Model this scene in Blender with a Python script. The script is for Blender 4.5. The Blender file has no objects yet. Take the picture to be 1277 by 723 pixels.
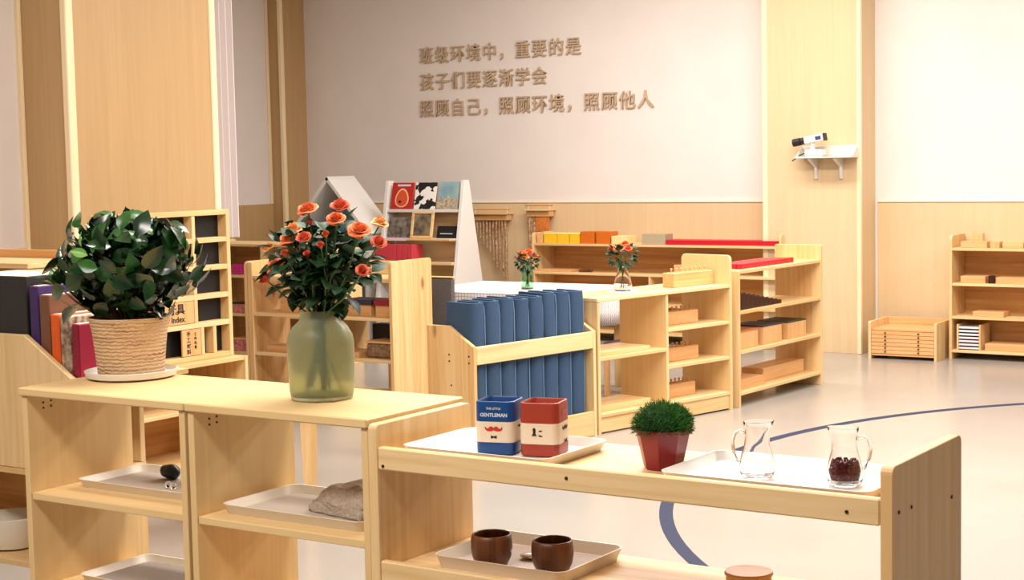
import bpy, bmesh, math, random
from mathutils import Vector, Matrix
random.seed(7)
C = bpy.context.scene.collection
PI = math.pi

# ------------------------------------------------------------------ camera
F_PX, YAW, PITCH, ROLL = 1997.98, .584116, .0811176, -.0203980
cy_, sy_, cp_, sp_ = math.cos(YAW), math.sin(YAW), math.cos(PITCH), math.sin(PITCH)
fw = Vector((-sy_*cp_, cy_*cp_, -sp_)); rt = Vector((cy_, sy_, 0)); up = rt.cross(fw)
r2 = math.cos(ROLL)*rt + math.sin(ROLL)*up; u2 = -math.sin(ROLL)*rt + math.cos(ROLL)*up
cam = bpy.data.cameras.new('camera'); co = bpy.data.objects.new('camera', cam); C.objects.link(co)
co.matrix_world = Matrix(((r2.x, u2.x, -fw.x, 0), (r2.y, u2.y, -fw.y, 0), (r2.z, u2.z, -fw.z, 1.35), (0, 0, 0, 1)))
cam.sensor_width = 36; cam.lens = 36*F_PX/1277; cam.clip_start = .05; cam.clip_end = 60
bpy.context.scene.camera = co

# ------------------------------------------------------------------ world, lamps, exposure
w = bpy.data.worlds.new('world'); bpy.context.scene.world = w; w.use_nodes = True
w.node_tree.nodes['Background'].inputs[0].default_value = (1, .95, .9, 1)
w.node_tree.nodes['Background'].inputs[1].default_value = .05
def area(loc, rot, sx, sy, e, col=(1, .935, .885)):
    l = bpy.data.lights.new('ceiling_lamp', 'AREA'); l.shape = 'RECTANGLE'; l.size = sx; l.size_y = sy; l.energy = e; l.color = col
    o = bpy.data.objects.new('ceiling_lamp', l); C.objects.link(o); o.location = loc; o.rotation_euler = rot; return o
area((-2.2, .7, 3.1), (0, 0, 0), 2.4, .6, 85)
area((-2.5, 3.7, 3.1), (0, 0, 0), 2.4, .5, 80)
area((-2.4, 6.6, 3.1), (0, 0, 0), 3.2, .6, 150)
area((-4.6, 8.6, 3.1), (0, 0, 0), 3.6, .5, 85)
area((.6, 8.2, 3.1), (0, 0, 0), 2.4, .5, 80)
vs = bpy.context.scene.view_settings
vs.view_transform = 'Standard'; vs.look = 'None'; vs.gamma = 1; vs.use_curve_mapping = False; vs.exposure = .52

# ------------------------------------------------------------------ materials
def srgb(r, g, b):
    f = lambda c: (c/255/12.92) if c/255 <= .04045 else ((c/255+.055)/1.055)**2.4
    return (f(r), f(g), f(b), 1)
class NT:
    def __init__(s, name):
        s.m = bpy.data.materials.new(name); s.m.use_nodes = True; s.t = s.m.node_tree; s.b = s.t.nodes['Principled BSDF']
    def n(s, ty, **kw):
        x = s.t.nodes.new(ty)
        for k, v in kw.items():
            if k.startswith('_'): x.inputs[int(k[1:])].default_value = v
            else: setattr(x, k, v)
        return x
    def l(s, a, b): s.t.links.new(a, b)
def plain(name, col, rough=.5, spec=.4, **kw):
    n = NT(name); n.b.inputs['Base Color'].default_value = col; n.b.inputs['Roughness'].default_value = rough
    n.b.inputs['Specular IOR Level'].default_value = spec
    for k, v in kw.items(): n.b.inputs[k.replace('_', ' ')].default_value = v
    return n.m
def noisy(name, c1, c2, scale=20, rough=.6, bump=0, stretch=(1, 1, 1), spec=.3, detail=4, **kw):
    n = NT(name); tc = n.n('ShaderNodeTexCoord'); mp = n.n('ShaderNodeMapping'); mp.inputs['Scale'].default_value = stretch
    oi = n.n('ShaderNodeObjectInfo'); ad = n.n('ShaderNodeVectorMath', operation='ADD'); n.l(tc.outputs['Object'], ad.inputs[0])
    sc = n.n('ShaderNodeMath', operation='MULTIPLY'); sc.inputs[1].default_value = 37; n.l(oi.outputs['Random'], sc.inputs[0]); n.l(sc.outputs[0], ad.inputs[1])
    n.l(ad.outputs[0], mp.inputs[0]); nz = n.n('ShaderNodeTexNoise'); nz.inputs['Scale'].default_value = scale; nz.inputs['Detail'].default_value = detail
    n.l(mp.outputs[0], nz.inputs['Vector']); rp = n.n('ShaderNodeValToRGB'); rp.color_ramp.elements[0].color = c1; rp.color_ramp.elements[1].color = c2
    rp.color_ramp.elements[0].position = .3; rp.color_ramp.elements[1].position = .7
    n.l(nz.outputs[0], rp.inputs[0]); n.l(rp.outputs[0], n.b.inputs['Base Color']); n.b.inputs['Roughness'].default_value = rough
    n.b.inputs['Specular IOR Level'].default_value = spec
    if bump:
        bp = n.n('ShaderNodeBump'); bp.inputs['Strength'].default_value = bump; bp.inputs['Distance'].default_value = .003
        n.l(nz.outputs[0], bp.inputs['Height']); n.l(bp.outputs[0], n.b.inputs['Normal'])
    for k, v in kw.items(): n.b.inputs[k.replace('_', ' ')].default_value = v
    return n.m
def wood(name, light, dark, grain='z', board=.09, contrast=.5, knots=0., rough=.42, vary=.16):
    """edge-glued wood: streaky grain along one axis, boards of slightly different tone across it"""
    n = NT(name); tc = n.n('ShaderNodeTexCoord'); oi = n.n('ShaderNodeObjectInfo')
    sc = n.n('ShaderNodeMath', operation='MULTIPLY'); sc.inputs[1].default_value = 23.7; n.l(oi.outputs['Random'], sc.inputs[0])
    ad = n.n('ShaderNodeVectorMath', operation='ADD'); n.l(tc.outputs['Object'], ad.inputs[0]); n.l(sc.outputs[0], ad.inputs[1])
    s = {'x': (1.1, 26, 26), 'y': (26, 1.1, 26), 'z': (26, 26, 1.1)}[grain]
    mp = n.n('ShaderNodeMapping'); mp.inputs['Scale'].default_value = s; n.l(ad.outputs[0], mp.inputs[0])
    nz = n.n('ShaderNodeTexNoise'); nz.inputs['Scale'].default_value = 1.6; nz.inputs['Detail'].default_value = 5; nz.inputs['Distortion'].default_value = .6
    n.l(mp.outputs[0], nz.inputs['Vector'])
    ac = {'x': (0, 1, 1), 'y': (1, 0, 1), 'z': (1, 1, 0)}[grain]
    dt = n.n('ShaderNodeVectorMath', operation='DOT_PRODUCT'); n.l(ad.outputs[0], dt.inputs[0]); dt.inputs[1].default_value = ac
    dv = n.n('ShaderNodeMath', operation='DIVIDE'); dv.inputs[1].default_value = board; n.l(dt.outputs['Value'], dv.inputs[0])
    fl = n.n('ShaderNodeMath', operation='FLOOR'); n.l(dv.outputs[0], fl.inputs[0])
    wn = n.n('ShaderNodeTexWhiteNoise', noise_dimensions='1D'); n.l(fl.outputs[0], wn.inputs['W'])
    mx = n.n('ShaderNodeMath', operation='MULTIPLY_ADD'); n.l(wn.outputs['Value'], mx.inputs[0]); mx.inputs[1].default_value = vary*2; mx.inputs[2].default_value = -vary
    sm = n.n('ShaderNodeMath', operation='ADD'); n.l(nz.outputs[0], sm.inputs[0]); n.l(mx.outputs[0], sm.inputs[1])
    rp = n.n('ShaderNodeValToRGB'); rp.color_ramp.elements[0].color = dark; rp.color_ramp.elements[1].color = light
    rp.color_ramp.elements[0].position = .5-contrast*.5; rp.color_ramp.elements[1].position = .5+contrast*.3
    n.l(sm.outputs[0], rp.inputs[0]); out = rp.outputs[0]
    if knots:
        vo = n.n('ShaderNodeTexVoronoi'); vo.inputs['Scale'].default_value = 1
        m2 = n.n('ShaderNodeMapping'); m2.inputs['Scale'].default_value = {'x': (2.5, 6, 6), 'y': (6, 2.5, 6), 'z': (6, 6, 2.5)}[grain]
        n.l(ad.outputs[0], m2.inputs[0]); n.l(m2.outputs[0], vo.inputs['Vector'])
        mr = n.n('ShaderNodeMapRange'); mr.inputs[1].default_value = .05; mr.inputs[2].default_value = .13; mr.inputs[3].default_value = knots; mr.inputs[4].default_value = 0
        n.l(vo.outputs['Distance'], mr.inputs[0]); mc = n.n('ShaderNodeMix', data_type='RGBA'); n.l(mr.outputs[0], mc.inputs[0])
        n.l(out, mc.inputs[6]); mc.inputs[7].default_value = (.16, .06, .02, 1); out = mc.outputs[2]
    n.l(out, n.b.inputs['Base Color']); n.b.inputs['Roughness'].default_value = rough; n.b.inputs['Specular IOR Level'].default_value = .35
    return n.m
L1, D1 = srgb(233, 201, 149), srgb(213, 172, 113)
pine = {g: wood('pine_'+g, L1, D1, g) for g in 'xyz'}
birch = {g: wood('birch_'+g, srgb(231, 200, 146), srgb(217, 180, 122), g, board=2.0, contrast=.9, vary=.0) for g in 'xyz'}
knot = {g: wood('knotty_pine_'+g, srgb(234, 200, 146), srgb(214, 168, 108), g, knots=.8) for g in 'xyz'}
warm = {g: wood('warm_pine_'+g, srgb(222, 172, 108), srgb(196, 138, 78), g, board=.12) for g in 'xyz'}
beech = {g: wood('beech_'+g, srgb(226, 178, 122), srgb(206, 152, 98), g, board=1.0, vary=.0) for g in 'xyz'}
lam_light = wood('laminate_light', srgb(222, 196, 156), srgb(213, 185, 143), 'z', board=.05, contrast=.9, vary=.08, rough=.5)
trimwood = wood('trim_wood', srgb(248, 228, 190), srgb(240, 214, 170), 'z', board=1, vary=0)
white_wall = noisy('white_wall', srgb(229, 220, 214), srgb(233, 225, 219), 3, .8)
white_lam = plain('white_laminate', srgb(226, 222, 217), .4)
white_pl = plain('white_plastic', srgb(230, 225, 216), .3)
cream_pl = plain('cream_plastic', srgb(226, 215, 196), .35)
taupe_pl = plain('taupe_tray_lining', srgb(178, 158, 136), .45)
black = plain('black_board', srgb(22, 20, 22), .5)
dark_metal = plain('dark_screw', srgb(70, 50, 35), .4, Metallic=.6)
charcoal = plain('charcoal_plastic', srgb(35, 33, 36), .45)
chrome = plain('polished_steel', (.75, .72, .7, 1), .15, Metallic=1.)
felt_blue = noisy('blue_felt', srgb(56, 76, 102), srgb(68, 89, 115), 260, .95, .3, spec=.1)
felt_edge = noisy('blue_felt_edge', srgb(98, 128, 160), srgb(120, 150, 180), 200, .95, .2, spec=.1)
grey_fab = noisy('grey_fabric', srgb(88, 84, 84), srgb(120, 114, 110), 320, .95, .4, spec=.1)
linen = noisy('linen_bag', srgb(152, 136, 118), srgb(184, 168, 148), 160, .95, .5, spec=.1)
cloth_w = plain('white_cloth', srgb(235, 228, 222), .85)
petal = noisy('rose_petal', srgb(222, 104, 52), srgb(242, 148, 92), 30, .6)
petal_p = noisy('rose_petal_pale', srgb(232, 150, 90), srgb(248, 190, 120), 30, .6)
petal_r = noisy('rose_petal_coral', srgb(212, 88, 60), srgb(236, 126, 92), 30, .6)
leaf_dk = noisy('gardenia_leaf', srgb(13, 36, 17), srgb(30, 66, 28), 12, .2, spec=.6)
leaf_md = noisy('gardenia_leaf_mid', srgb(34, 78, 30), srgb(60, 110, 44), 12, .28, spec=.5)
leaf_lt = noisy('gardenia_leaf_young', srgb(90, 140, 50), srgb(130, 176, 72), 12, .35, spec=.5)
rose_leaf = noisy('rose_leaf', srgb(24, 50, 26), srgb(44, 78, 40), 14, .45)
rose_leaf2 = noisy('rose_leaf_grey', srgb(62, 88, 66), srgb(92, 118, 92), 14, .5)
stem_m = plain('green_stem', srgb(60, 92, 42), .5)
bark = plain('brown_twig', srgb(104, 76, 48), .8)
soil = noisy('potting_soil', srgb(40, 28, 20), srgb(70, 50, 36), 120, 1, .6)
burg = plain('burgundy_plastic', srgb(128, 22, 34), .3, .5)
moss = noisy('moss_green', srgb(24, 74, 22), srgb(70, 130, 44), 60, .7)
tin_blue = plain('blue_tin', srgb(22, 66, 122), .35)
tin_red = plain('red_tin', srgb(156, 54, 34), .4)
tin_cream = plain('cream_paper_band', srgb(226, 204, 176), .6)
ink_red = plain('red_ink', srgb(190, 44, 30), .6)
ink_black = plain('black_ink', srgb(30, 22, 20), .6)
ink_white = plain('white_ink', srgb(200, 205, 215), .6)
walnut = {'z': wood('dark_walnut', srgb(112, 66, 36), srgb(70, 36, 18), 'z', board=.02, contrast=.5, rough=.35)}
bean = noisy('red_bean', srgb(60, 8, 12), srgb(104, 22, 24), 90, .35)
maroon = plain('maroon_cover', srgb(140, 14, 50), .4)
rod_red = plain('red_lacquer', srgb(196, 22, 42), .35)
magenta = plain('magenta_box', srgb(196, 44, 130), .5)
yellow = plain('golden_beads', srgb(236, 190, 40), .35)
orange = plain('orange_box', srgb(206, 104, 22), .45)
brown_dk = plain('dark_brown_lacquer', srgb(52, 26, 22), .35)
tape = plain('slate_blue_tape', srgb(46, 52, 76), .7, .2)
string_m = noisy('jute_string', srgb(120, 78, 48), srgb(226, 190, 150), 60, .95, spec=.1)
wov_or = noisy('woven_orange_cloth', srgb(196, 104, 44), srgb(222, 140, 76), 90, .95, .4, spec=.1)
letter_m = noisy('letter_wood', srgb(182, 156, 126), srgb(200, 174, 144), 40, .6)
grey_b = plain('grey_block', srgb(84, 78, 74), .8)

def glass_mat(name, col, rough=0., trans=1., ior=1.45):
    n = NT(name); n.b.inputs['Base Color'].default_value = col; n.b.inputs['Roughness'].default_value = rough
    n.b.inputs['Transmission Weight'].default_value = trans; n.b.inputs['IOR'].default_value = ior
    return n.m
clear = glass_mat('clear_glass', (1, 1, 1, 1), .0, 1., 1.25)
green_glass = glass_mat('green_glass', (.55, .82, .66, 1), .02)
frost = glass_mat('frosted_green_glass', srgb(206, 210, 178), .3, .85, 1.2)

def floor_mat():
    n = NT('polished_floor'); tc = n.n('ShaderNodeTexCoord'); nz = n.n('ShaderNodeTexNoise'); nz.inputs['Scale'].default_value = 1.3; nz.inputs['Detail'].default_value = 6
    n.l(tc.outputs['Object'], nz.inputs['Vector']); rp = n.n('ShaderNodeValToRGB')
    rp.color_ramp.elements[0].color = srgb(156, 150, 142); rp.color_ramp.elements[1].color = srgb(168, 162, 153)
    n.l(nz.outputs[0], rp.inputs[0]); n.l(rp.outputs[0], n.b.inputs['Base Color'])
    mr = n.n('ShaderNodeMapRange'); mr.inputs[3].default_value = .16; mr.inputs[4].default_value = .3; n.l(nz.outputs[0], mr.inputs[0]); n.l(mr.outputs[0], n.b.inputs['Roughness'])
    n.b.inputs['Specular IOR Level'].default_value = .45
    return n.m
def weave_mat(name, c1, c2, sz=90):
    n = NT(name); tc = n.n('ShaderNodeTexCoord'); wv = n.n('ShaderNodeTexWave'); wv.bands_direction = 'Z'; wv.inputs['Scale'].default_value = sz/6; wv.inputs['Distortion'].default_value = 4
    wv.inputs['Detail'].default_value = 3; wv.inputs['Detail Scale'].default_value = 3
    n.l(tc.outputs['Object'], wv.inputs['Vector']); nz = n.n('ShaderNodeTexNoise'); nz.inputs['Scale'].default_value = 9
    mp = n.n('ShaderNodeMapping'); mp.inputs['Scale'].default_value = (1, 1, 9); n.l(tc.outputs['Object'], mp.inputs[0]); n.l(mp.outputs[0], nz.inputs['Vector'])
    rp = n.n('ShaderNodeValToRGB'); rp.color_ramp.elements[0].color = c1; rp.color_ramp.elements[1].color = c2; rp.color_ramp.elements[0].position = .3; rp.color_ramp.elements[1].position = .55
    mx = n.n('ShaderNodeMath', operation='MULTIPLY_ADD'); mx.inputs[1].default_value = .35; n.l(wv.outputs['Fac'], mx.inputs[0]); n.l(nz.outputs[0], mx.inputs[2])
    n.l(mx.outputs[0], rp.inputs[0]); n.l(rp.outputs[0], n.b.inputs['Base Color'])
    bp = n.n('ShaderNodeBump'); bp.inputs['Strength'].default_value = .8; bp.inputs['Distance'].default_value = .004; n.l(wv.outputs['Fac'], bp.inputs['Height']); n.l(bp.outputs[0], n.b.inputs['Normal'])
    n.b.inputs['Roughness'].default_value = .8
    return n.m
basket_m = weave_mat('seagrass_weave', srgb(146, 92, 62), srgb(214, 178, 136), 200)
def grid_mat(name, c1, c2, step):
    n = NT(name); tc = n.n('ShaderNodeTexCoord'); br = n.n('ShaderNodeTexBrick'); br.offset = 0
    br.inputs['Color1'].default_value = c1; br.inputs['Color2'].default_value = c1; br.inputs['Mortar'].default_value = c2
    br.inputs['Scale'].default_value = 1/step; br.inputs['Mortar Size'].default_value = .07; br.inputs['Brick Width'].default_value = 1; br.inputs['Row Height'].default_value = 1
    sp = n.n('ShaderNodeSeparateXYZ'); n.l(tc.outputs['Object'], sp.inputs[0]); a = n.n('ShaderNodeMath', operation='ADD'); n.l(sp.outputs[0], a.inputs[0]); n.l(sp.outputs[1], a.inputs[1])
    b = n.n('ShaderNodeMath', operation='SUBTRACT'); n.l(sp.outputs[2], b.inputs[0]); n.l(sp.outputs[1], b.inputs[1])
    cb = n.n('ShaderNodeCombineXYZ'); n.l(a.outputs[0], cb.inputs[0]); n.l(b.outputs[0], cb.inputs[1]); n.l(cb.outputs[0], br.inputs['Vector'])
    n.l(br.outputs[0], n.b.inputs['Base Color']); n.b.inputs['Roughness'].default_value = .9
    return n.m
check_m = grid_mat('checked_cloth', srgb(238, 232, 228), srgb(150, 146, 158), .022)

# ------------------------------------------------------------------ builders
class B:
    def __init__(s): s.b = bmesh.new()
    def box(s, x0, x1, y0, y1, z0, z1, bev=.0015, m=None):
        r = bmesh.ops.create_cube(s.b, size=1); vs_ = r['verts']
        M = Matrix.Translation(((x0+x1)/2, (y0+y1)/2, (z0+z1)/2)) @ Matrix.Diagonal((x1-x0, y1-y0, z1-z0, 1))
        if m: M = m @ M
        bmesh.ops.transform(s.b, matrix=M, verts=vs_)
        if bev:
            es = {e for v in vs_ for e in v.link_edges}
            bmesh.ops.bevel(s.b, geom=list(es), offset=bev, segments=1, affect='EDGES')
        return s
    def prism(s, poly, axis, a, b, bev=0):
        def P(u, v, t): return {'x': (t, u, v), 'y': (u, t, v), 'z': (u, v, t)}[axis]
        A = [s.b.verts.new(P(u, v, a)) for u, v in poly]; Bv = [s.b.verts.new(P(u, v, b)) for u, v in poly]
        fs = [s.b.faces.new(A), s.b.faces.new(Bv[::-1])]
        n = len(poly)
        for i in range(n): fs.append(s.b.faces.new((A[i], Bv[i], Bv[(i+1) % n], A[(i+1) % n])))
        bmesh.ops.recalc_face_normals(s.b, faces=fs)
        if bev:
            es = set(fs[0].edges) | set(fs[1].edges)
            bmesh.ops.bevel(s.b, geom=list(es), offset=bev, segments=1, affect='EDGES')
        return s
    def lathe(s, prof, cx=0, cy=0, seg=28, cap0=True, cap1=True, ph=0):
        rings = []
        for r, z in prof:
            rings.append([s.b.verts.new((cx+r*math.cos(ph+2*PI*k/seg), cy+r*math.sin(ph+2*PI*k/seg), z)) for k in range(seg)])
        for a, b in zip(rings, rings[1:]):
            for k in range(seg): s.b.faces.new((a[k], a[(k+1) % seg], b[(k+1) % seg], b[k]))
        if cap0: s.b.faces.new(rings[0][::-1])
        if cap1: s.b.faces.new(rings[-1])
        return s
    def loft(s, rings, closed=True, cap0=True, cap1=True):
        R = [[s.b.verts.new(p) for p in r] for r in rings]; n = len(R[0])
        for a, b in zip(R, R[1:]):
            for k in range(n if closed else n-1): s.b.faces.new((a[k], a[(k+1) % n], b[(k+1) % n], b[k]))
        if cap0: s.b.faces.new(R[0][::-1])
        if cap1: s.b.faces.new(R[-1])
        return s
    def tube(s, pts, rad, seg=8, cap=True):
        pts = [Vector(p) for p in pts]; n = len(pts); rads = rad if isinstance(rad, (list, tuple)) else [rad]*n
        rings = []; ref = Vector((0, 0, 1))
        for i, p in enumerate(pts):
            t = (pts[min(i+1, n-1)]-pts[max(i-1, 0)]).normalized()
            rf = ref if abs(t.dot(ref)) < .95 else Vector((1, 0, 0))
            a = t.cross(rf).normalized(); b = t.cross(a)
            rings.append([p+rads[i]*(a*math.cos(2*PI*k/seg)+b*math.sin(2*PI*k/seg)) for k in range(seg)])
        return s.loft(rings, True, cap, cap)
    def sphere(s, c, r, sub=1, sc=(1, 1, 1)):
        q = bmesh.ops.create_icosphere(s.b, subdivisions=sub, radius=r); bmesh.ops.transform(s.b, matrix=Matrix.Translation(c) @ Matrix.Diagonal((*sc, 1)), verts=q['verts']); return s
    def mesh(s, name, smooth=False):
        me = bpy.data.meshes.new(name); bmesh.ops.recalc_face_normals(s.b, faces=s.b.faces[:]) if not getattr(s, 'keep', False) else None
        s.b.to_mesh(me); s.b.free()
        if smooth:
            for p in me.polygons: p.use_smooth = True
            if smooth != 'all': me.set_sharp_from_angle(angle=math.radians(40))
        return me
def part(name, b, mat, parent=None, smooth=False, label=None, loc=None, rot=None):
    me = b.mesh(name, smooth) if isinstance(b, B) else b
    o = bpy.data.objects.new(name, me); C.objects.link(o); o.parent = parent
    if mat is not None and not me.materials: me.materials.append(mat)
    if label: o['label'] = label
    if loc is not None: o.location = loc
    if rot is not None: o.rotation_euler = rot
    return o
def tag(o, label, cat, group=None):
    o['label'] = label; o['category'] = cat
    if group: o['group'] = group
    return o
def thing(name, label, cat, loc=(0, 0, 0), rz=0, group=None):
    o = bpy.data.objects.new(name, None); C.objects.link(o); o.location = loc; o.rotation_euler = (0, 0, rz); o.empty_display_size = .05
    return tag(o, label, cat, group)
def struct(name, b, mat, parent=None):
    o = part(name, b, mat, parent); o['kind'] = 'structure'; return o
def dup(root, loc, rz=None, label=None, group=None):
    r = root.copy(); C.objects.link(r); r.location = loc
    if rz is not None: r.rotation_euler = (0, 0, rz)
    if label: r['label'] = label
    if group: r['group'] = group
    for ch in root.children:
        c = ch.copy(); C.objects.link(c); c.parent = r
        for g in ch.children:
            d = g.copy(); C.objects.link(d); d.parent = c
    return r

# ================================================================== the setting
YW = 10.5
struct('floor', B().box(-9.6, 4.5, -4, YW+.2, -.1, 0, 0), floor_mat())
struct('ceiling', B().box(-9.6, 4.5, -4, YW+.2, 3.15, 3.25, 0), plain('ceiling_white', srgb(235, 230, 225), .9))
wb = struct('wall_back', B().box(-9.3, 4.5, YW, YW+.15, 0, 3.15, 0), white_wall)
struct('trim_1', B().box(-9.15, -4.66, YW-.012, YW, 0, 1.012, .002), lam_light)
struct('trim_2', B().box(-3.935, 4.5, YW-.012, YW, 0, 1.01, .002), lam_light)
for x in (-8.6, -7.4, -6.2, -5.0): pass
capm = plain('wainscot_cap', srgb(240, 226, 205), .5)
struct('trim_15', B().box(-9.0, -4.662, YW-.02, YW, 1.0125, 1.026, .003), capm)
struct('trim_16', B().box(-3.934, 4.5, YW-.02, YW, 1.0105, 1.024, .003), capm)
# column on the back wall
struct('trim_3', B().box(-4.62, -3.955, 10.215, YW, 0, 3.15, .001), lam_light)
struct('trim_4', B().box(-4.66, -4.62, 10.21, YW, 0, 3.15, .004), trimwood)
struct('trim_5', B().box(-3.975, -3.945, 10.205, 10.235, 0, 3.15, .003), trimwood)
# left wall with its column
struct('wall_left', B().box(-5.96, -5.81, -4, 5.75, 0, 3.15, 0), white_wall)
struct('trim_6', B().box(-5.81, -5.798, -4, 4.83, 0, 1.0, .002), lam_light)
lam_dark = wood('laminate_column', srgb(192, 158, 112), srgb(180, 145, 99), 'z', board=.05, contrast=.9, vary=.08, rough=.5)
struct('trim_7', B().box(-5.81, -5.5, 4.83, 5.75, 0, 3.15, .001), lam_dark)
struct('trim_8', B().box(-5.53, -5.494, 4.824, 4.87, 0, 3.15, .004), trimwood)
struct('trim_9', B().box(-5.53, -5.494, 5.715, 5.757, 0, 3.15, .004), trimwood)
struct('trim_10', B().box(-5.812, -5.785, 4.812, 4.83, 0, 3.15, .003), trimwood)
# far left wall and corner column
struct('wall_far_left', B().box(-9.3, -9.15, 5.75, YW, 0, 3.15, 0), white_wall)
struct('wall_return', B().box(-9.3, -5.96, 5.6, 5.75, 0, 3.15, 0), white_wall)
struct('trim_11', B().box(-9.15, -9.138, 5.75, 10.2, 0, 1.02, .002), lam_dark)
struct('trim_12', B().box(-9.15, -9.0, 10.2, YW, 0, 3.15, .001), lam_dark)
struct('trim_13', B().box(-9.03, -8.995, 10.19, 10.23, 0, 3.15, .004), trimwood)
struct('trim_14', B().box(-9.15, -9.135, 10.17, 10.2, 1.02, 3.15, .003), trimwood)
struct('baseboard_back', B().box(-9.0, -4.66, YW-.022, YW-.012, 0, .06, .002), lam_light)

# circle line on the floor
ring = B(); N = 160; RR = 2.80
A_ = [[(-.3565+r*math.cos(2*PI*k/N), 6.6207+r*math.sin(2*PI*k/N), z) for k in range(N)] for r, z in ((RR-.026, .0002), (RR-.026, .0012), (RR+.026, .0012), (RR+.026, .0002))]
ring.loft(A_+[A_[0]], True, False, False)
tag(part('floor_line', ring, tape), 'slate blue circle line taped on the pale floor', 'floor marking')

# curtain by the left column
cb = B(); P1 = []
for i in range(25):
    y = 5.77+.22*i/24; P1.append((-5.60+.022*math.sin(i*1.25), y))
rings = []
for z in (.99, 1.5, 2.2, 3.05):
    f = 1+.0*(z-1); rings.append([(x, y, z) for x, y in P1]+[(x-.003, y, z) for x, y in P1[::-1]])
cb.loft(rings)
cu = thing('curtain', 'white curtain hanging beside the left wood column', 'curtain', (0, 0, 0))
part('cloth', cb, plain('curtain_white', srgb(214, 204, 202), .9), cu, True)
part('rail', B().box(-5.62, -5.58, 5.76, 6.1, 3.05, 3.09), white_lam, cu)

# wall lettering
def glyph(ch, size, mat, name='character', ext=.008, off=.012, font_scale=1.0):
    cv = bpy.data.curves.new('glyph', 'FONT'); cv.body = ch; cv.size = size; cv.extrude = ext; cv.offset = off*size; cv.resolution_u = 2
    o = bpy.data.objects.new('glyph', cv); C.objects.link(o); bpy.context.view_layer.update()
    me = bpy.data.meshes.new_from_object(o.evaluated_get(bpy.context.evaluated_depsgraph_get())); bpy.data.objects.remove(o); bpy.data.curves.remove(cv)
    me.materials.clear(); me.materials.append(mat); return me
rows = [('班级环境中，重要的是', -7.79, -6.255, 2.127, 'top', .0), ('孩子们要逐渐学会', -7.79, -6.565, 1.918, 'middle', 0), ('照顾自己，照顾环境，照顾他人', -7.80, -5.64, 1.704, 'bottom', 0)]
for txt, xa, xb, z, nm, _ in rows:
    t = thing('wall_lettering', nm+' row of raised beige Chinese characters on the white back wall', 'lettering', (xa, YW-.009, z), 0, 'rows of raised characters on the back wall')
    pitch = (xb-xa)/len(txt)
    for i, ch in enumerate(txt):
        me = glyph(ch, pitch*.93, letter_m, off=.006)
        part('comma' if ch == '，' else 'character', me, None, t, loc=(i*pitch+.004, 0, .018), rot=(PI/2, 0, 0))

# ================================================================== shelf builder
def rounded_end(y0, y1, z0, z1, r=.03, which='both', n=4):
    p = [(y0, z0), (y1, z0)]
    if which in ('both', 'back'): p += [(y1-r+r*math.cos(a), z1-r+r*math.sin(a)) for a in [k*PI/2/n for k in range(n+1)]]
    else: p += [(y1, z1)]
    if which in ('both', 'front'): p += [(y0+r+r*math.cos(a), z1-r+r*math.sin(a)) for a in [PI/2+k*PI/2/n for k in range(n+1)]]
    else: p += [(y0, z1)]
    return p
def shelf(name, label, loc, rz, L, D, tops, side, wd=pine, th=.018, left=None, right=None, dividers=(), back=False, kick=None, rnd_=.03, cat='shelf', group=None, feet=.0, lips=True, edge=.018):
    t = thing(name, label, cat, loc, rz, group)
    left = side if left is None else left; right = side if right is None else right
    part('side_panel', B().prism(rounded_end(0, D, 0, left, rnd_), 'x', 0, edge, .0015), wd['z'], t)
    part('side_panel', B().prism(rounded_end(0, D, 0, right, rnd_), 'x', L-edge, L, .0015), wd['z'], t)
    for z in tops: part('shelf_board', B().box(edge, L-edge, .004, D-.004, z-th, z), wd['x'], t)
    for dx, z0, z1 in dividers: part('divider', B().box(dx-.009, dx+.009, .006, D-.006, z0, z1), wd['z'], t)
    if back: part('back_panel', B().box(edge, L-edge, D-.012, D-.004, tops[-1], tops[0]-th), warm['x'], t)
    if kick: part('kick_board', B().box(edge, L-edge, .01, .028, kick[0], kick[1]), wd['x'], t)
    return t
LAX = {}
# --- foreground cabinets
def cabinet(x0, x1, label):
    t = thing('cabinet', label, 'cabinet', (x0, 2.67, 0), 0, 'open cabinets in the front row'); L = x1-x0; D = .365
    for a in (0, L-.021): part('side_panel', B().box(a+.001, a+.02, .008, D-.005, 0, .778), birch['z'], t)
    part('cabinet_top', B().box(-.002, L+.001, 0, D, .779, .8, .003), birch['x'], t)
    for z in (.53, .285, .06): part('shelf_board', B().box(.021, L-.022, .012, D-.01, z-.018, z), birch['x'], t)
    b = B()
    for i, (y, z) in enumerate(((.06, .755), (.085, .757), (.06, .741), (.085, .743))): b.tube([(.0195, y, z), (.0215, y, z)], .0028, 8)
    sm = part('screw', b, dark_metal, t); return t
cabinet(-3.272, -2.698, 'open birch cabinet holding up the big leafy pot plant')
cabinet(-2.690, -2.150, 'open birch cabinet under the frosted green vase')

# --- front low shelf
t = thing('low_shelf', 'pine low shelf with front rails carrying the two tins and jugs', 'shelf', (-2.145, 2.67, 0), 0)
D = .375
part('side_panel', B().prism(rounded_end(0, D-.02, 0, .79, .012), 'x', 0, .024, .0015), pine['z'], t)
part('side_panel', B().prism(rounded_end(0, D+.005, 0, .801, .016), 'x', 1.147, 1.170, .0015), wood('end_panel_pine', srgb(226, 184, 126), srgb(206, 156, 96), 'z', board=.13, contrast=.8, vary=.35), t)
for zt in (.742, .494): part('front_rail', B().box(.025, 1.146, 0, .02, zt-.049, zt, .003), pine['x'], t)
for zt in (.722, .475, .2): part('shelf_board', B().box(.025, 1.146, .021, D-.012, zt-.018, zt), pine['x'], t)
def screws(t, pts, axis):
    for p in pts:
        q = Vector(p); d = {'x': Vector((.002, 0, 0)), 'y': Vector((0, -.002, 0))}[axis]
        part('screw', B().tube([q-d*.3, q+d], .0035, 8), dark_metal, t)
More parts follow.
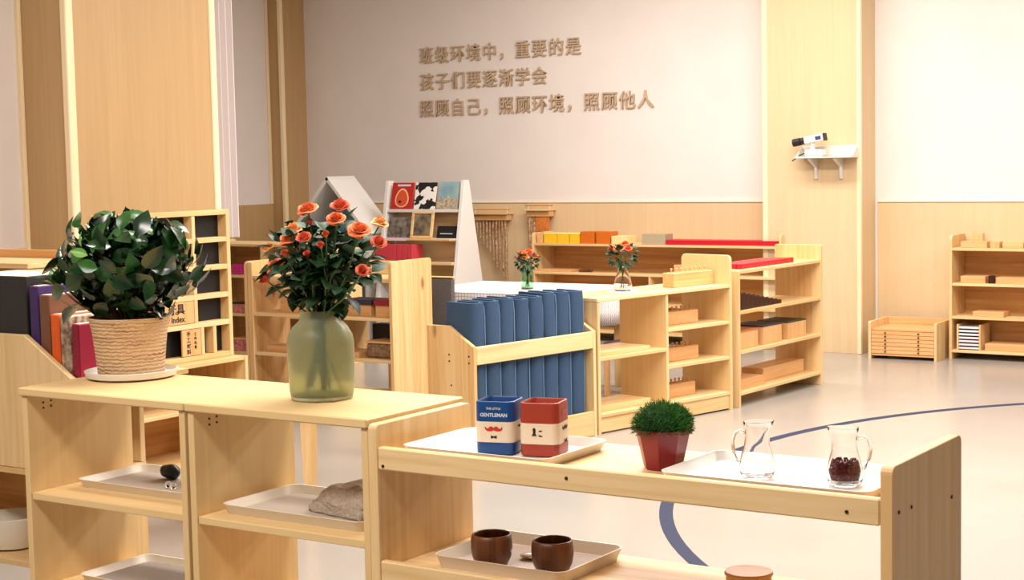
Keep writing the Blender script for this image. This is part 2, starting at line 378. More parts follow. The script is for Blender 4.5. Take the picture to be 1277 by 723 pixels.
screws(t, [(.04, 0, .698+.004), (.50, 0, .719), (1.085, 0, .713)], 'y')
screws(t, [(1.170, .095, .712), (1.170, .32, .688), (1.170, .03, .715)], 'x')

# ================================================================== trays
def rr(hx, hy, r, n=5):
    pts = []
    for cx, cy, a0 in ((hx-r, hy-r, 0), (-hx+r, hy-r, PI/2), (-hx+r, -hy+r, PI), (hx-r, -hy+r, 1.5*PI)):
        for k in range(n+1): a = a0+PI/2*k/n; pts.append((cx+r*math.cos(a), cy+r*math.sin(a)))
    return pts
def tray(label, loc, rz, lx, ly, h=.022, mat=white_pl, lining=None, group='serving trays'):
    t = thing('tray', label, 'tray', loc, rz, group)
    hx, hy = lx/2, ly/2; b = B(); R = lambda d, r, z: [(x, y, z) for x, y in rr(hx-d, hy-d, r)]
    b.loft([R(.012, .02, 0), R(.002, .026, h-.003), R(0, .028, h), R(.004, .025, h), R(.006, .023, h-.004), R(.016, .018, .004)])
    part('body', b, mat, t, True)
    if lining: b = B(); b.loft([R(.0175, .017, .0042), R(.0178, .017, .0056)]); part('lining', b, lining, t)
    return t
ZB = .722
tray('white tray under the blue and red tins', (-1.900, 2.835, ZB), 0, .372, .268)
tray('white tray under the two glass jugs', (-1.245, 2.835, ZB), 0, .43, .268)
tray('cream tray under the grey linen bag', (-2.43, 2.86, .53), 0, .43, .27, .025, cream_pl, plain('lining_grey', srgb(186, 176, 162), .5))
tray('cream tray with a dark stone in the left cabinet', (-2.985, 2.90, .53), 0, .44, .24, .022, cream_pl, plain('lining_grey2', srgb(170, 160, 150), .5))
tray('grey tray low in the left cabinet below the stone tray', (-2.985, 2.89, .285), 0, .42, .25, .022, cream_pl, plain('lining_grey3', srgb(140, 132, 126), .5))
tray('beige tray under the two dark wooden cups', (-1.865, 2.868, .475), 0, .335, .27, .03, cream_pl, plain('lining_pinkish', srgb(196, 178, 162), .5))

# ================================================================== tins
def tin(loc, rz, mat, label, side):
    t = thing('tin', label, 'tin', loc, rz, 'square gentleman tins'); H = .113; w = .043; r = .016
    def band(z0, z1, d=0): b = B(); b.loft([[(x, y, z) for x, y in rr(w+d, w+d, r+d)] for z in (z0, z1)]); return b
    b = B(); b.loft([[(x, y, z) for x, y in rr(w-i, w-i, r-i*.5)] for i, z in ((.002, 0), (0, .002), (0, H-.003), (.001, H-.0005), (.004, H), (.006, H-.004), (.007, .004))]); part('body', b, mat, t, True)
    part('paper_band', band(.026, .070, .0006), tin_cream, t, True)
    return t
def deco(t, name, poly, mat, z=0, y=-.0440, dx=0, sc=1, depth=.0005, rot=0):
    b = B(); b.prism([(dx+sc*u, z+sc*v) for u, v in poly], 'y', y-depth, y, 0)
    o = part(name, b, mat, t); o.rotation_euler = (0, 0, rot); return o
def ell(a, b_, n=14): return [(a*math.cos(2*PI*k/n), b_*math.sin(2*PI*k/n)) for k in range(n)]
def moustache(s=1):
    top = [(0, .0015), (.0035, .0045), (.007, .0042), (.010, .0015), (.0135, .0005), (.0155, .0035), (.0145, .0045)]
    bot = [(.0175, .003), (.0165, -.001), (.0125, -.004), (.007, -.0045), (.0025, -.0035), (0, -.0018)]
    top = [(0, .0015), (.0035, .0045), (.007, .0042), (.010, .0012), (.0135, .0005), (.0155, .0035)]
    h = top+bot
    left = [(-x, z) for x, z in h[::-1] if x > 0]
    return [(x*s, z*s) for x, z in h+left]
def bow(s=1): return [(x*s, z*s) for x, z in [(0, .0012), (.006, .0032), (.006, -.0032), (0, -.0012), (-.006, -.0032), (-.006, .0032)]]
def words(t, txt, size, mat, x, z, y=-.0438, rot=0, bold=.02):
    me = glyph(txt, size, mat, ext=.0003, off=bold); 
    xs = [v.co.x for v in me.vertices]; wd = max(xs)-min(xs)
    o = part('lettering', me, None, t, loc=(0, 0, 0))
    M = Matrix.Rotation(rot, 4, 'Z') @ Matrix.Translation((x-wd/2, y, z)) @ Matrix.Rotation(PI/2, 4, 'X'); o.matrix_local = M
    return o
tb = tin((-1.900, 2.818, ZB+.006), .26, tin_blue, 'blue square tin with a red moustache on its cream band', 0)
deco(tb, 'moustache', moustache(1.15), ink_red, .055)
deco(tb, 'bow_tie', bow(1.1), ink_black, .0375)
deco(tb, 'moustache', moustache(.7), ink_black, .058, rot=PI/2)
words(tb, 'THE LITTLE', .0065, ink_white, 0, .096)
words(tb, 'GENTLEMAN', .0105, ink_white, 0, .081, bold=.03)
tr = tin((-1.802, 2.840, ZB+.006), .25, tin_red, 'rust red square tin with small black figures beside the blue tin', 0)
deco(tr, 'figure', [(-.006, .012), (-.002, .014), (.001, .010), (.0, .002), (.003, -.004), (-.002, -.003), (-.004, -.004), (-.008, -.003), (-.005, .003)], ink_black, .047, dx=-.006)
deco(tr, 'figure', [(.004, .008), (.012, .009), (.010, .006), (.005, .006)], ink_black, .047, dx=-.003)
deco(tr, 'figure', [(.004, -.001), (.013, -.003), (.011, -.005), (.004, -.004)], ink_black, .047, dx=-.003)
deco(tr, 'moustache', moustache(1.0), ink_black, .057, dx=.004, rot=PI/2)
deco(tr, 'bow_tie', bow(1.4), ink_black, .028, dx=.008, rot=PI/2)
for k in range(5): deco(tr, 'scroll', [(.020*math.cos(a), .004+.0*a) for a in ()] or [(-.012+k*.006, .0), (-.010+k*.006, .008), (-.008+k*.006, .0), (-.010+k*.006, -.008)], plain('tin_print', srgb(196, 120, 96), .5) if k == 0 else bpy.data.materials['tin_print'], .092, rot=PI/2)

# ================================================================== moss plant
t = thing('potted_moss_ball', 'round green fine-leaved plant in a burgundy faceted pot', 'plant', (-1.518, 2.838, ZB), .3)
b = B(); R = lambda r, z, ph=0: [(r*math.cos(ph+2*PI*k/8), r*math.sin(ph+2*PI*k/8), z) for k in range(8)]
b.loft([R(.038, 0), R(.040, .004), R(.055, .073), R(.060, .074), R(.061, .081), R(.056, .082), R(.053, .074)], True, True, True); part('pot', b, burg, t)
part('soil', B().lathe([(.050, .070), (.050, .074)], seg=16), soil, t)
b = B(); b.keep = True
for i in range(5200):
    u = random.random()*.98; th = random.random()*2*PI; v = random.uniform(-.28, 1); rr_ = math.sqrt(max(0, 1-v*v))
    n = Vector((rr_*math.cos(th), rr_*math.sin(th), v)); s = .72+.28*random.random()
    c = Vector((n.x*.062*s, n.y*.062*s, .086+n.z*.048*s*(1+.08*math.sin(5*th)))); d = (n+Vector((random.uniform(-.7, .7), random.uniform(-.7, .7), random.uniform(-.3, .8)))).normalized()
    a = d.cross(Vector((random.random(), random.random(), random.random()))).normalized()*.0011; e = c+d*random.uniform(.006, .012)
    vs4 = [b.b.verts.new(p) for p in (c-a, c+a, e)]; b.b.faces.new(vs4)
o = part('foliage', b, moss, t); o['kind'] = 'stuff'
part('core', B().sphere((0, 0, .088), .052, 3, (1, 1, .78)), plain('moss_core', srgb(20, 52, 18), .9), t)

# ================================================================== glass jugs
def jug(loc, rz, label):
    t = thing('glass_jug', label, 'jug', loc, rz, 'small glass jugs')
    b = B(); seg = 36; prof = [(.026, 0), (.030, .002), (.0345, .014), (.0345, .028), (.030, .047), (.0245, .066), (.0225, .084), (.0245, .100), (.0265, .109), (.0262, .110)]
    inn = [(.0252, .110), (.0248, .109), (.0230, .100), (.0210, .084), (.0230, .066), (.0285, .047), (.0330, .028), (.0325, .014), (.026, .007), (.001, .006)]
    rings = []
    for r, z in prof+inn:
        ring = []
        for k in range(seg):
            a = 2*PI*k/seg; sp = max(0, math.cos(a-PI))**5*max(0, (z-.075)/.035)*.007
            ring.append(((r+sp)*math.cos(a), (r+sp)*math.sin(a), z+(sp*.25)))
        rings.append(ring)
    b.loft(rings); part('body', b, clear, t, True)
    pts = [(.0225, 0, .088), (.032, 0, .094), (.043, 0, .088), (.048, 0, .072), (.045, 0, .052), (.038, 0, .036), (.0325, 0, .030)]
    part('handle', B().tube(pts, [.003, .0032, .0035, .0035, .0033, .003, .003], 10), clear, t, 'all')
    return t
jug((-1.300, 2.815, ZB+.0045), PI+.6, 'empty clear glass jug on the white tray')
j2 = jug((-1.125, 2.825, ZB+.0045), .4, 'clear glass jug half filled with dark red beans')
b = B(); b.lathe([(.020, .0095), (.0245, .013), (.0262, .028), (.022, .043), (.012, .045)], seg=20)
for i in range(620):
    th = random.random()*2*PI; z = random.uniform(.0, 1); rm = .0285-.010*abs(z-.45); r = rm*math.sqrt(random.random())*.98
    if random.random() < .8: r = rm*.985
    b.sphere((r*math.cos(th), r*math.sin(th), .0115+z*.037), .0027, 1)
o = part('beans', b, bean, t, True); o.parent = None; o.location = (-1.125, 2.825, ZB+.0045); o['kind'] = 'stuff'; tag(o, 'dark red beans heaped in the right glass jug', 'beans')

# ================================================================== wooden cups and spoon
cp = thing('wooden_cup', 'dark wooden cup on beige tray, left of the spoon', 'cup', (-1.917, 2.800, .4806), 0, 'dark wooden cups')
S_ = 1.1; prof = [(r*S_, z*S_) for r, z in [(.026, 0), (.031, .003), (.038, .018), (.041, .036), (.0405, .052), (.0385, .062), (.0365, .0635), (.0345, .061), (.0365, .050), (.036, .030), (.028, .012), (.001, .009)]]
part('bowl', B().lathe(prof, seg=36), walnut['z'], cp, 'all')
dup(cp, (-1.772, 2.815, .4806), .7, 'dark wooden cup on beige tray, right of the spoon')
sp = thing('spoon', 'steel spoon lying between the two wooden cups', 'spoon', (-1.872, 2.885, .4812), .15)
b = B(); b.sphere((0, 0, .006), .021, 3, (1.25, .8, .28)); part('spoon_bowl', b, chrome, sp, 'all')
part('handle', B().tube([(.019, 0, .006), (.045, .005, .010), (.085, .012, .008)], [.0022, .0025, .0035], 8), chrome, sp, 'all')
# wooden lid at the lower edge of the picture
t = thing('wooden_pot', 'round wooden pot with a flat lid at the right of the lower shelf', 'pot', (-1.355, 2.89, .475))
part('body', B().lathe([(.030, 0), (.042, .008), (.046, .028), (.044, .036)], seg=32), beech['z'], t, True)
part('lid', B().lathe([(.048, .0365), (.049, .039), (.047, .044), (.012, .046), (.001, .046)], seg=32), beech['x'], t, True)

# linen bag on tray
b = B(); q = bmesh.ops.create_cube(b.b, size=1); bmesh.ops.subdivide_edges(b.b, edges=b.b.edges[:], cuts=9, use_grid_fill=True)
for v in b.b.verts:
    x, y, z = v.co*2; zz = (z+1)/2
    e = max(abs(x), abs(y)); sh = 1-.45*zz*e**1.5
    X = x*.098*(1-.15*zz*abs(y)); Y = y*.072*(1-.2*zz*abs(x))
    Z = zz*.072*sh*(1-.25*e**4)+.006*math.sin(x*5+y*3)*zz+.004*math.sin(y*9-x*4)*zz
    n = .004*math.sin(x*11+z*7)+.003*math.sin(y*13+x*3)
    v.co = (X+n*.6+.004*zz*math.sin(y*6), Y+n*.6, max(.0005, Z))
t = thing('linen_bag', 'crumpled grey beige linen bag lying on its tray', 'bag', (-2.355, 2.885, .5362), -.2)
part('sack', b, linen, t, 'all')
b = B(); rings = []
for k in range(8):
    a = k/7; rings.append([(-.085-.045*a, (.030+.012*math.sin(a*4))*math.cos(q_)+.004*math.sin(3*q_+a*5), max(.001, .016-.006*a+(.014-.005*a)*math.sin(q_))) for q_ in [2*PI*m/18 for m in range(18)]])
b.loft(rings); part('gathered_neck', b, linen, t, 'all')
# stone and glass marbles
b = B(); b.sphere((0, 0, 0), .028, 3, (1.1, .8, .72))
for v in b.b.verts: v.co *= 1+.06*math.sin(v.co.x*190)+.05*math.cos(v.co.y*210+v.co.z*90)
o = part('stone', b, plain('dark_stone', srgb(36, 44, 46), .4), None, 'all', loc=(-3.035, 2.955, .5555)); tag(o, 'dark green-black stone on the cream tray', 'stone')
for i, (x, y) in enumerate(((-2.955, 2.868), (-2.93, 2.86))):
    o = part('glass_marble', B().sphere((0, 0, 0), .009, 3), clear, None, 'all', loc=(x, y, .5452)); tag(o, ['clear glass marble before the dark stone, farther left', 'clear glass marble before the dark stone, nearer the cabinet side'][i], 'marble', 'glass marbles by the stone')

# ================================================================== gardenia
def leaf_mesh(name, L, W, mat, fold=.18, curl=.25, nx=5):
    b = B(); b.keep = True; rows_ = []
    for i in range(nx+1):
        u = i/nx; wd = W*math.sin(PI*min(1, u**.85*.97+.015))*.5; y = L*u; z = curl*L*(-(u-.35)**2+.12)
        rows_.append([b.b.verts.new((-wd, y, z+fold*wd)), b.b.verts.new((-wd*.5, y, z+fold*wd*.35)), b.b.verts.new((0, y, z)), b.b.verts.new((wd*.5, y, z+fold*wd*.35)), b.b.verts.new((wd, y, z+fold*wd))])
    for a, c in zip(rows_, rows_[1:]):
        for k in range(4): b.b.faces.new((a[k], a[k+1], c[k+1], c[k]))
    me = b.mesh(name, 'all'); me.materials.append(mat); return me
def orient(d, roll=0):
    d = d.normalized(); z = Vector((0, 0, 1)); x = d.cross(z)
    if x.length < .05: x = Vector((1, 0, 0))
    x.normalize(); n = x.cross(d); return Matrix((x, d, n)).transposed().to_4x4() @ Matrix.Rotation(roll, 4, 'Y')
def put_leaf(me, root, p, d, s=1, roll=0, name='leaf'):
    o = bpy.data.objects.new(name, me); C.objects.link(o); o.parent = root
    o.matrix_local = Matrix.Translation(p) @ orient(d, roll) @ Matrix.Diagonal((s, s, s, 1)); return o
PX, PY = -3.150, 2.94
t = thing('saucer', 'white round saucer under the woven pot', 'saucer', (PX, PY, .8)); G = t
part('dish', B().lathe([(.098, 0), (.116, .006), (.121, .021), (.118, .022), (.112, .009), (.02, .007)], seg=48), white_pl, t, True)
t = thing('potted_gardenia', 'large glossy dark green leafy plant in a woven seagrass pot', 'plant', (PX, PY, .8075))
prof = [(.080, 0), (.086, .004), (.091, .06), (.097, .115), (.104, .146), (.107, .152), (.104, .154), (.100, .148), (.094, .135)]
part('woven_pot', B().lathe(prof, seg=48), basket_m, t, True)
part('soil', B().lathe([(.094, .130), (.094, .136)], seg=24), soil, t)
ms = [leaf_mesh('leaf_a', .072, .044, leaf_dk, .16), leaf_mesh('leaf_b', .064, .042, leaf_md, .2, .35), leaf_mesh('leaf_c', .058, .036, leaf_dk, .22, .1), leaf_mesh('leaf_d', .048, .028, leaf_lt, .25, .2)]
cc = Vector((-.024, .02, .278)); bt = B(); rnd = random.Random(11)
def crown(n, k): return cc+Vector((n.x*.205*k, n.y*.17*k, n.z*(.150 if n.z > 0 else .125)*k))
for i in range(36):
    v = 1-1.75*(i+.5)/36; th = i*2.399963+.3; r = math.sqrt(1-v*v); n = Vector((r*math.cos(th), r*math.sin(th), v)); p = crown(n, .72)
    bt.tube([(n.x*.02, n.y*.02, .13), (p*.5+Vector((0, 0, .06))), p], [.004, .003, .002], 5)
part('stem', bt, bark, t)['kind'] = 'stuff'
for i in range(262):
    v = 1-1.86*(i+.5)/262; th = i*2.399963; r = math.sqrt(max(0, 1-v*v)); n = Vector((r*math.cos(th), r*math.sin(th), v))
    n = (n+Vector((rnd.uniform(-.12, .12), rnd.uniform(-.12, .12), rnd.uniform(-.1, .1)))).normalized()
    tan = Vector((rnd.uniform(-1, 1), rnd.uniform(-1, 1), rnd.uniform(-.2, 1))); tan = (tan-n*tan.dot(n)).normalized()
    d = (tan+n*rnd.uniform(.1, .9)).normalized(); p = crown(n, rnd.uniform(.62, .98))-tan*.03
    if p.z < .145: p.z = .15
    young = rnd.random() < .06 and v > 0; me = ms[3] if young else ms[1] if (rnd.random() < .28 and v > -.1) else ms[rnd.choice((0, 0, 2))]
    # upper face of the leaf looks outwards
    x = d.cross(n).normalized(); nn = x.cross(d); o = bpy.data.objects.new('leaf', me); C.objects.link(o); o.parent = t; sc_ = rnd.uniform(.78, 1.15)
    o.matrix_local = Matrix.Translation(p) @ Matrix((x, d, nn)).transposed().to_4x4() @ Matrix.Rotation(rnd.uniform(-.4, .4), 4, 'Y') @ Matrix.Diagonal((sc_, sc_, sc_, 1))
# drooping side branch to the left
tip = Vector((-.27, .0, .225))
bt = B(); bt.tube([(-.06, 0, .135), (-.13, 0, .155), (-.20, 0, .185), tip], [.004, .0035, .003, .002], 6); part('branch', bt, bark, t)
for j, (d, off, m) in enumerate([((-1, 0, .3), 0, 1), ((-.6, .3, .9), 0, 1), ((-.2, -.3, 1), 0, 1), ((-.9, -.5, .1), 0, 0), ((.4, -.2, .9), .0, 2), ((-.8, 0, -.6), .6, 0), ((-.9, .4, .5), 0, 3), ((.2, .2, .9), .3, 0), ((-.4, -.8, .5), .0, 1)]):
    put_leaf(ms[m], t, tip.lerp(Vector((-.13, 0, .155)), off), Vector(d), 1.05 if j != 5 else 1.25, 0)
for j in range(7):
    a = j*.7; put_leaf(ms[j % 3], t, Vector((-.135, -.01, .285))+Vector((-.01*j, 0, .005*j)), Vector((-1, .5*math.sin(a*3), .5*math.cos(a*2))), 1., .3*math.sin(a))
# dense inner leaves
b = B(); b.keep = True
for i in range(700):
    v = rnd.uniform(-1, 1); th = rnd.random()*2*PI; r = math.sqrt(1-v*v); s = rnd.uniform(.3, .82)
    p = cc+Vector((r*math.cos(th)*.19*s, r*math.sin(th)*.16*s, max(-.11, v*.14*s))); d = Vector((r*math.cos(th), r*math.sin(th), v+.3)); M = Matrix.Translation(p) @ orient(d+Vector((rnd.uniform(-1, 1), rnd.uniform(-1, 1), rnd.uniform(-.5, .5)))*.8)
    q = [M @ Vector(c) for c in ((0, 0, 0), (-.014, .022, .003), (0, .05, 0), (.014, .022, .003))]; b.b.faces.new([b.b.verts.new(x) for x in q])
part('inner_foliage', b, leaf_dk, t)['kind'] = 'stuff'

# ================================================================== vase and roses
VX, VY = -2.435, 2.865
t = thing('vase', 'tall frosted green glass vase on the middle cabinet', 'vase', (VX, VY, .8005))
out = [(.066, 0), (.0735, .004), (.077, .02), (.079, .09), (.079, .132), (.0755, .150), (.064, .170), (.0485, .185), (.0455, .195), (.0475, .206), (.0485, .2085)]
inn = [(.0455, .2085), (.0440, .205), (.0425, .195), (.0455, .184), (.061, .168), (.0725, .149), (.076, .132), (.076, .09), (.0735, .02), (.066, .010), (.001, .008)]
b = B(); seg = 48; rings = []
for r, z in out+inn:
    k_ = max(0, 1-z/.12)*.05
    rings.append([(r*(1-k_*.5*(1+math.cos(8*a))/2)*math.cos(a), r*(1-k_*.5*(1+math.cos(8*a))/2)*math.sin(a), z) for a in [2*PI*m/seg for m in range(seg)]])
b.loft(rings); part('glass', b, frost, t, 'all')

def rose_mesh(name, mat, open_=1., R=.019):
    b = B(); b.keep = True; rd = random.Random(len(name)*7+int(open_*10))
    # layers: petals, foot radius, rim radius, height, outward curl
    for lay, (n, rf, rm, h, curl) in enumerate(((2, .10, .14, 1.0, 0), (3, .14, .28, 1.04, .06), (4, .2, .44, 1.04, .14), (5, .26, .60, 1.0, .26), (5, .3, .78, .9, .42), (5, .32, .98, .74, .62*open_))):
        if open_ < .5 and lay == 4: break
        hj = [rd.uniform(-.12, .1) for _ in range(n)]
        for k in range(n):
            a0 = 2*PI*(k+lay*.41)/n+rd.uniform(-.2, .2); wd = 2*PI/n*.68; rows_ = []
            for i in range(5):
                u = i/4; row = []
                for j in range(5):
                    q = (j/4-.5)*2; a = a0+q*wd*(.35+.65*math.sin(PI*min(u+.15, 1)*.55))
                    rad = R*(rf+(rm-rf)*math.sin(u*PI/2)+curl*u**4*.5)*(1-.06*q*q)
                    z = R*1.25*((h+hj[k])*u-curl*.55*u**5)-R*.16*q*q*u-R*.45+R*.05*math.sin(q*5+k)*u
                    row.append(b.b.verts.new((rad*math.cos(a), rad*math.sin(a), z)))
                rows_.append(row)
            for x, y in zip(rows_, rows_[1:]):
                for j in range(4): b.b.faces.new((x[j], x[j+1], y[j+1], y[j]))
    me = b.mesh(name, 'all'); me.materials.append(mat); return me
R1 = rose_mesh('rose_orange', petal); R2 = rose_mesh('rose_pale', petal_p); R3 = rose_mesh('rose_coral', petal_r, .6); R4 = rose_mesh('rose_bud', petal_r, .2, .012)
roses = [(-2.405, 2.8, 1.246, 0, 1.1), (-2.335, 2.83, 1.251, 2, 1.1), (-2.306, 2.78, 1.226, 0, .95), (-2.265, 2.81, 1.199, 0, 1.15), (-2.312, 2.75, 1.191, 3, 1), (-2.385, 2.76, 1.183, 2, .85), (-2.477, 2.83, 1.197, 1, 1.15), (-2.446, 2.78, 1.179, 0, 1.1), (-2.433, 2.75, 1.146, 3, 1.1), (-2.319, 2.74, 1.167, 3, 1), (-2.377, 2.76, 1.145, 3, 1), (-2.489, 2.78, 1.116, 0, 1.1), (-2.227, 2.83, 1.17, 2, .9), (-2.211, 2.75, 1.113, 2, .75), (-2.562, 2.84, 1.154, 1, .75), (-2.42, 2.93, 1.25, 0, .9), (-2.30, 2.93, 1.21, 1, .9), (-2.50, 2.92, 1.15, 2, .9), (-2.512, 2.77, 1.085, 2, .8), (-2.40, 2.80, 1.215, 3, 1.)]
bq = thing('rose_bouquet', 'big bunch of orange roses in the frosted green vase', 'flowers', (VX, VY, .8005))
org = Vector((VX, VY, .8005)); rnd = random.Random(5)
for i, (x, y, z, k, s) in enumerate(roses):
    p = Vector((x, y, z))-org; d = (p-Vector((0, 0, .12))).normalized(); d = (d+Vector((0, -.35, .2))).normalized()
    o = bpy.data.objects.new('rose', (R1, R2, R3, R4)[k]); C.objects.link(o); o.parent = bq
    o.matrix_local = Matrix.Translation(p) @ d.to_track_quat('Z', 'Y').to_matrix().to_4x4() @ Matrix.Diagonal((s, s, s, 1))
    foot = Vector((-p.x*.25+rnd.uniform(-.015, .015), -p.y*.2+rnd.uniform(-.02, .02), .016)); neck = Vector((p.x*.16+rnd.uniform(-.012, .012), p.y*.16+rnd.uniform(-.012, .012), .20))
    part('stem', B().tube([foot, neck, neck.lerp(p, .5)+Vector((p.x*.08, 0, .0)), p-d*.006], [.0022, .0022, .002, .0018], 6), stem_m, bq)
lm = [leaf_mesh('rose_leaf_a', .042, .030, rose_leaf, .15, .3, 4), leaf_mesh('rose_leaf_b', .048, .034, rose_leaf, .2, .1, 4), leaf_mesh('rose_leaf_c', .040, .029, rose_leaf2, .1, .2, 4)]
b = B(); b.keep = True; rq = random.Random(9)
for i in range(380):
    v = rq.uniform(-1, 1); th = rq.random()*2*PI; r = math.sqrt(1-v*v); k = rq.uniform(.2, .85); wd = .12*(1 if v > -.2 else 1-.6*(-.2-v)/.8)
    M = Matrix.Translation((.01+r*math.cos(th)*wd*k, r*math.sin(th)*.09*k, max(.213, .30+v*.10*k))) @ orient(Vector((rq.uniform(-1, 1), rq.uniform(-1, 1), rq.uniform(-.6, 1))))
    q = [M @ Vector(c) for c in ((0, 0, 0), (-.013, .015, .003), (0, .034, 0), (.013, .015, .003))]; b.b.faces.new([b.b.verts.new(x) for x in q])
part('inner_foliage', b, rose_leaf, bq)['kind'] = 'stuff'
lc = Vector((.012, 0, .318))
for i in range(298):
    v = rnd.uniform(-1, .95); th = rnd.random()*2*PI; r = math.sqrt(1-v*v); s = rnd.uniform(.45, 1)
    wide = .135 if v > -.3 else .135*(1-.55*(-.3-v)/.7)
    p = lc+Vector((r*math.cos(th)*wide*s, r*math.sin(th)*wide*.8*s, v*.118*s)); 
    if p.z < .212: p.z = .215+rnd.random()*.02
    d = Vector((r*math.cos(th), r*math.sin(th), v*.6))+Vector((rnd.uniform(-.8, .8), rnd.uniform(-.8, .8), rnd.uniform(-.8, .5)))
    put_leaf(lm[2] if rnd.random() < .2 else lm[i % 2], bq, p, d, rnd.uniform(.75, 1.25), rnd.uniform(-.6, .6))

def small_bouquet(loc, sc, label, n=9):
    q = thing('rose_bouquet', label, 'flowers', loc); rd = random.Random(int(abs(loc[1])*100))
    for i in range(n):
        a = i*2.4; r = .05*math.sqrt((i+.5)/n)*1.15; p = Vector((r*math.cos(a), r*math.sin(a), .19+.035*(1-r/.05)+rd.uniform(-.012, .012)))*sc
        p.z += .0
        o = bpy.data.objects.new('rose', (R1, R3, R2, R3)[i % 4]); C.objects.link(o); o.parent = q
        o.matrix_local = Matrix.Translation(p) @ (p-Vector((0, .05, .05))).to_track_quat('Z', 'Y').to_matrix().to_4x4() @ Matrix.Diagonal((.95*sc,)*3+(1,))
        part('stem', B().tube([(-p.x*.3, -p.y*.3, .012), (p.x*.2, p.y*.2, .1*sc), p], .0013, 5), stem_m, q)
    for i in range(110):
        v = rd.uniform(-1, .7); th = rd.random()*2*PI; r = math.sqrt(1-v*v)
        p = (Vector((r*math.cos(th)*.055, r*math.sin(th)*.055, .162+v*.045)))*sc
        put_leaf(lm[i % 3], q, p, Vector((r*math.cos(th), r*math.sin(th), v+rd.uniform(-.5, .8))), .72*sc, rd.uniform(-.5, .5))
    return q

# ================================================================== book rack, far left
t = thing('book_rack', 'pine tiered book rack with a slanted side at the left edge', 'rack', (-3.56, 3.1, 0))
poly = [(-.75, .47), (.008, .47), (.008, .740), (-.205, .868), (-.75, .868)]
part('side_panel', B().prism(poly, 'y', 0, .02, .002), pine['z'], t)
part('side_panel', B().prism(poly, 'y', .24, .26, .002), pine['z'], t)
for k, (x0, x1, z) in enumerate(((-.74, -.205, .80), (-.205, -.105, .76), (-.105, -.029, .735), (-.029, .13, .75))): part('tier', B().box(x0, x1, .021, .329, z-.016, z), pine['y'], t)
part('shelf_board', B().box(-.75, .008, -.004, .262, .452, .469), pine['x'], t)
part('side_panel', B().box(-.012, .007, 0, .26, 0, .451), pine['z'], t)
part('side_panel', B().box(-.75, -.731, 0, .26, 0, .451), pine['z'], t)
part('shelf_board', B().box(-.73, -.013, 0, .258, .172, .19), pine['x'], t)
part('back_panel', B().box(-.73, -.013, .25, .258, .191, .451), warm['x'], t)
part('divider', B().box(-.56, -.545, .025, .235, .801, .845), pine['z'], t)
patt = noisy('patterned_cover', srgb(90, 44, 40), srgb(200, 180, 150), 60, .5)
for i, (x0, x1, z0, z1, y1, m, lb) in enumerate([(-.50, -.215, .801, 1.037, .20, plain('binder_black', srgb(34, 32, 34), .5), 'black ring binder standing at the back of the rack'), (-.202, -.165, .761, 1.010, .20, plain('purple_cover', srgb(58, 34, 92), .5), 'dark purple book next to the black binder'), (-.160, -.118, .761, .985, .19, plain('brown_cover', srgb(116, 72, 50), .5), 'brown book between the purple and orange ones'),
        (-.114, -.078, .736, .930, .18, plain('orange_cover', srgb(226, 92, 30), .5), 'orange book in the tiered rack'), (-.074, -.032, .736, .925, .18, patt, 'speckled brown patterned book beside the orange one'), (-.027, .004, .751, .905, .15, maroon, 'deep crimson book at the front of the rack')]):
    b_ = thing('book', lb, 'book', (-3.56, 3.1, 0), 0, 'books in the tiered rack')
    part('cover', B().box(x0, x1, .024, .024+y1, z0, z1, .003), m, b_)
    part('pages', B().box(x0+.004, x1-.004, .03, .027+y1, z0+.004, z1+.0006, 0), plain('page_edges', srgb(228, 214, 190), .8) if i == 0 else bpy.data.materials['page_edges'], b_)
b = B().lathe([(.055, 0), (.075, .006), (.092, .05), (.098, .098), (.095, .1), (.088, .05), (.07, .01), (.01, .008)], seg=36)
tag(part('bowl', b, plain('bowl_white', srgb(228, 218, 200), .4), None, True, loc=(-3.99, 3.21, .1905)), 'white bowl in the compartment under the book rack', 'bowl')
b = B().lathe([(.06, 0), (.075, .004), (.08, .016), (.07, .018), (.01, .016)], seg=32)
tag(part('round_box', b, beech['x'], None, True, loc=(-3.565, 3.0, .0+.23)), 'flat round wooden box left of the cabinet', 'box') if False else None

# shelf behind the book rack
t = thing('bookcase', 'pine bookcase behind the book rack at the left edge', 'bookcase', (-5.2, 3.75, 0))
for a in (0, .66): part('side_panel', B().box(a, a+.02, 0, .3, 0, 1.0), pine['z'], t)
for z in (.25, .5, .75, 1.02): part('shelf_board', B().box(-.005 if z > 1 else .021, .685 if z > 1 else .659, 0, .3, z-.018, z), pine['x'], t)
part('back_panel', B().box(.021, .659, .28, .29, .02, 1.0), pine['x'], t)
part('top_rail', B().box(0, .68, .27, .289, 1.021, 1.05), warm['x'], t)

# ================================================================== low cabinet with pigeonhole rack (black holes)
t = shelf('low_cabinet', 'low pine cabinet under the black-holed pigeonhole rack', (-4.93, 4.2, 0), PI/2, 1.10, .36, [.5, .305, .06], .5, pine, rnd_=.002, dividers=((.42, .061, .286), (.42, .306, .481)), back=True)
t = thing('pigeonhole_rack', 'wooden rack with rows of black compartments and lettered plates', 'rack', (-5.0, 4.53, .501), PI/2)
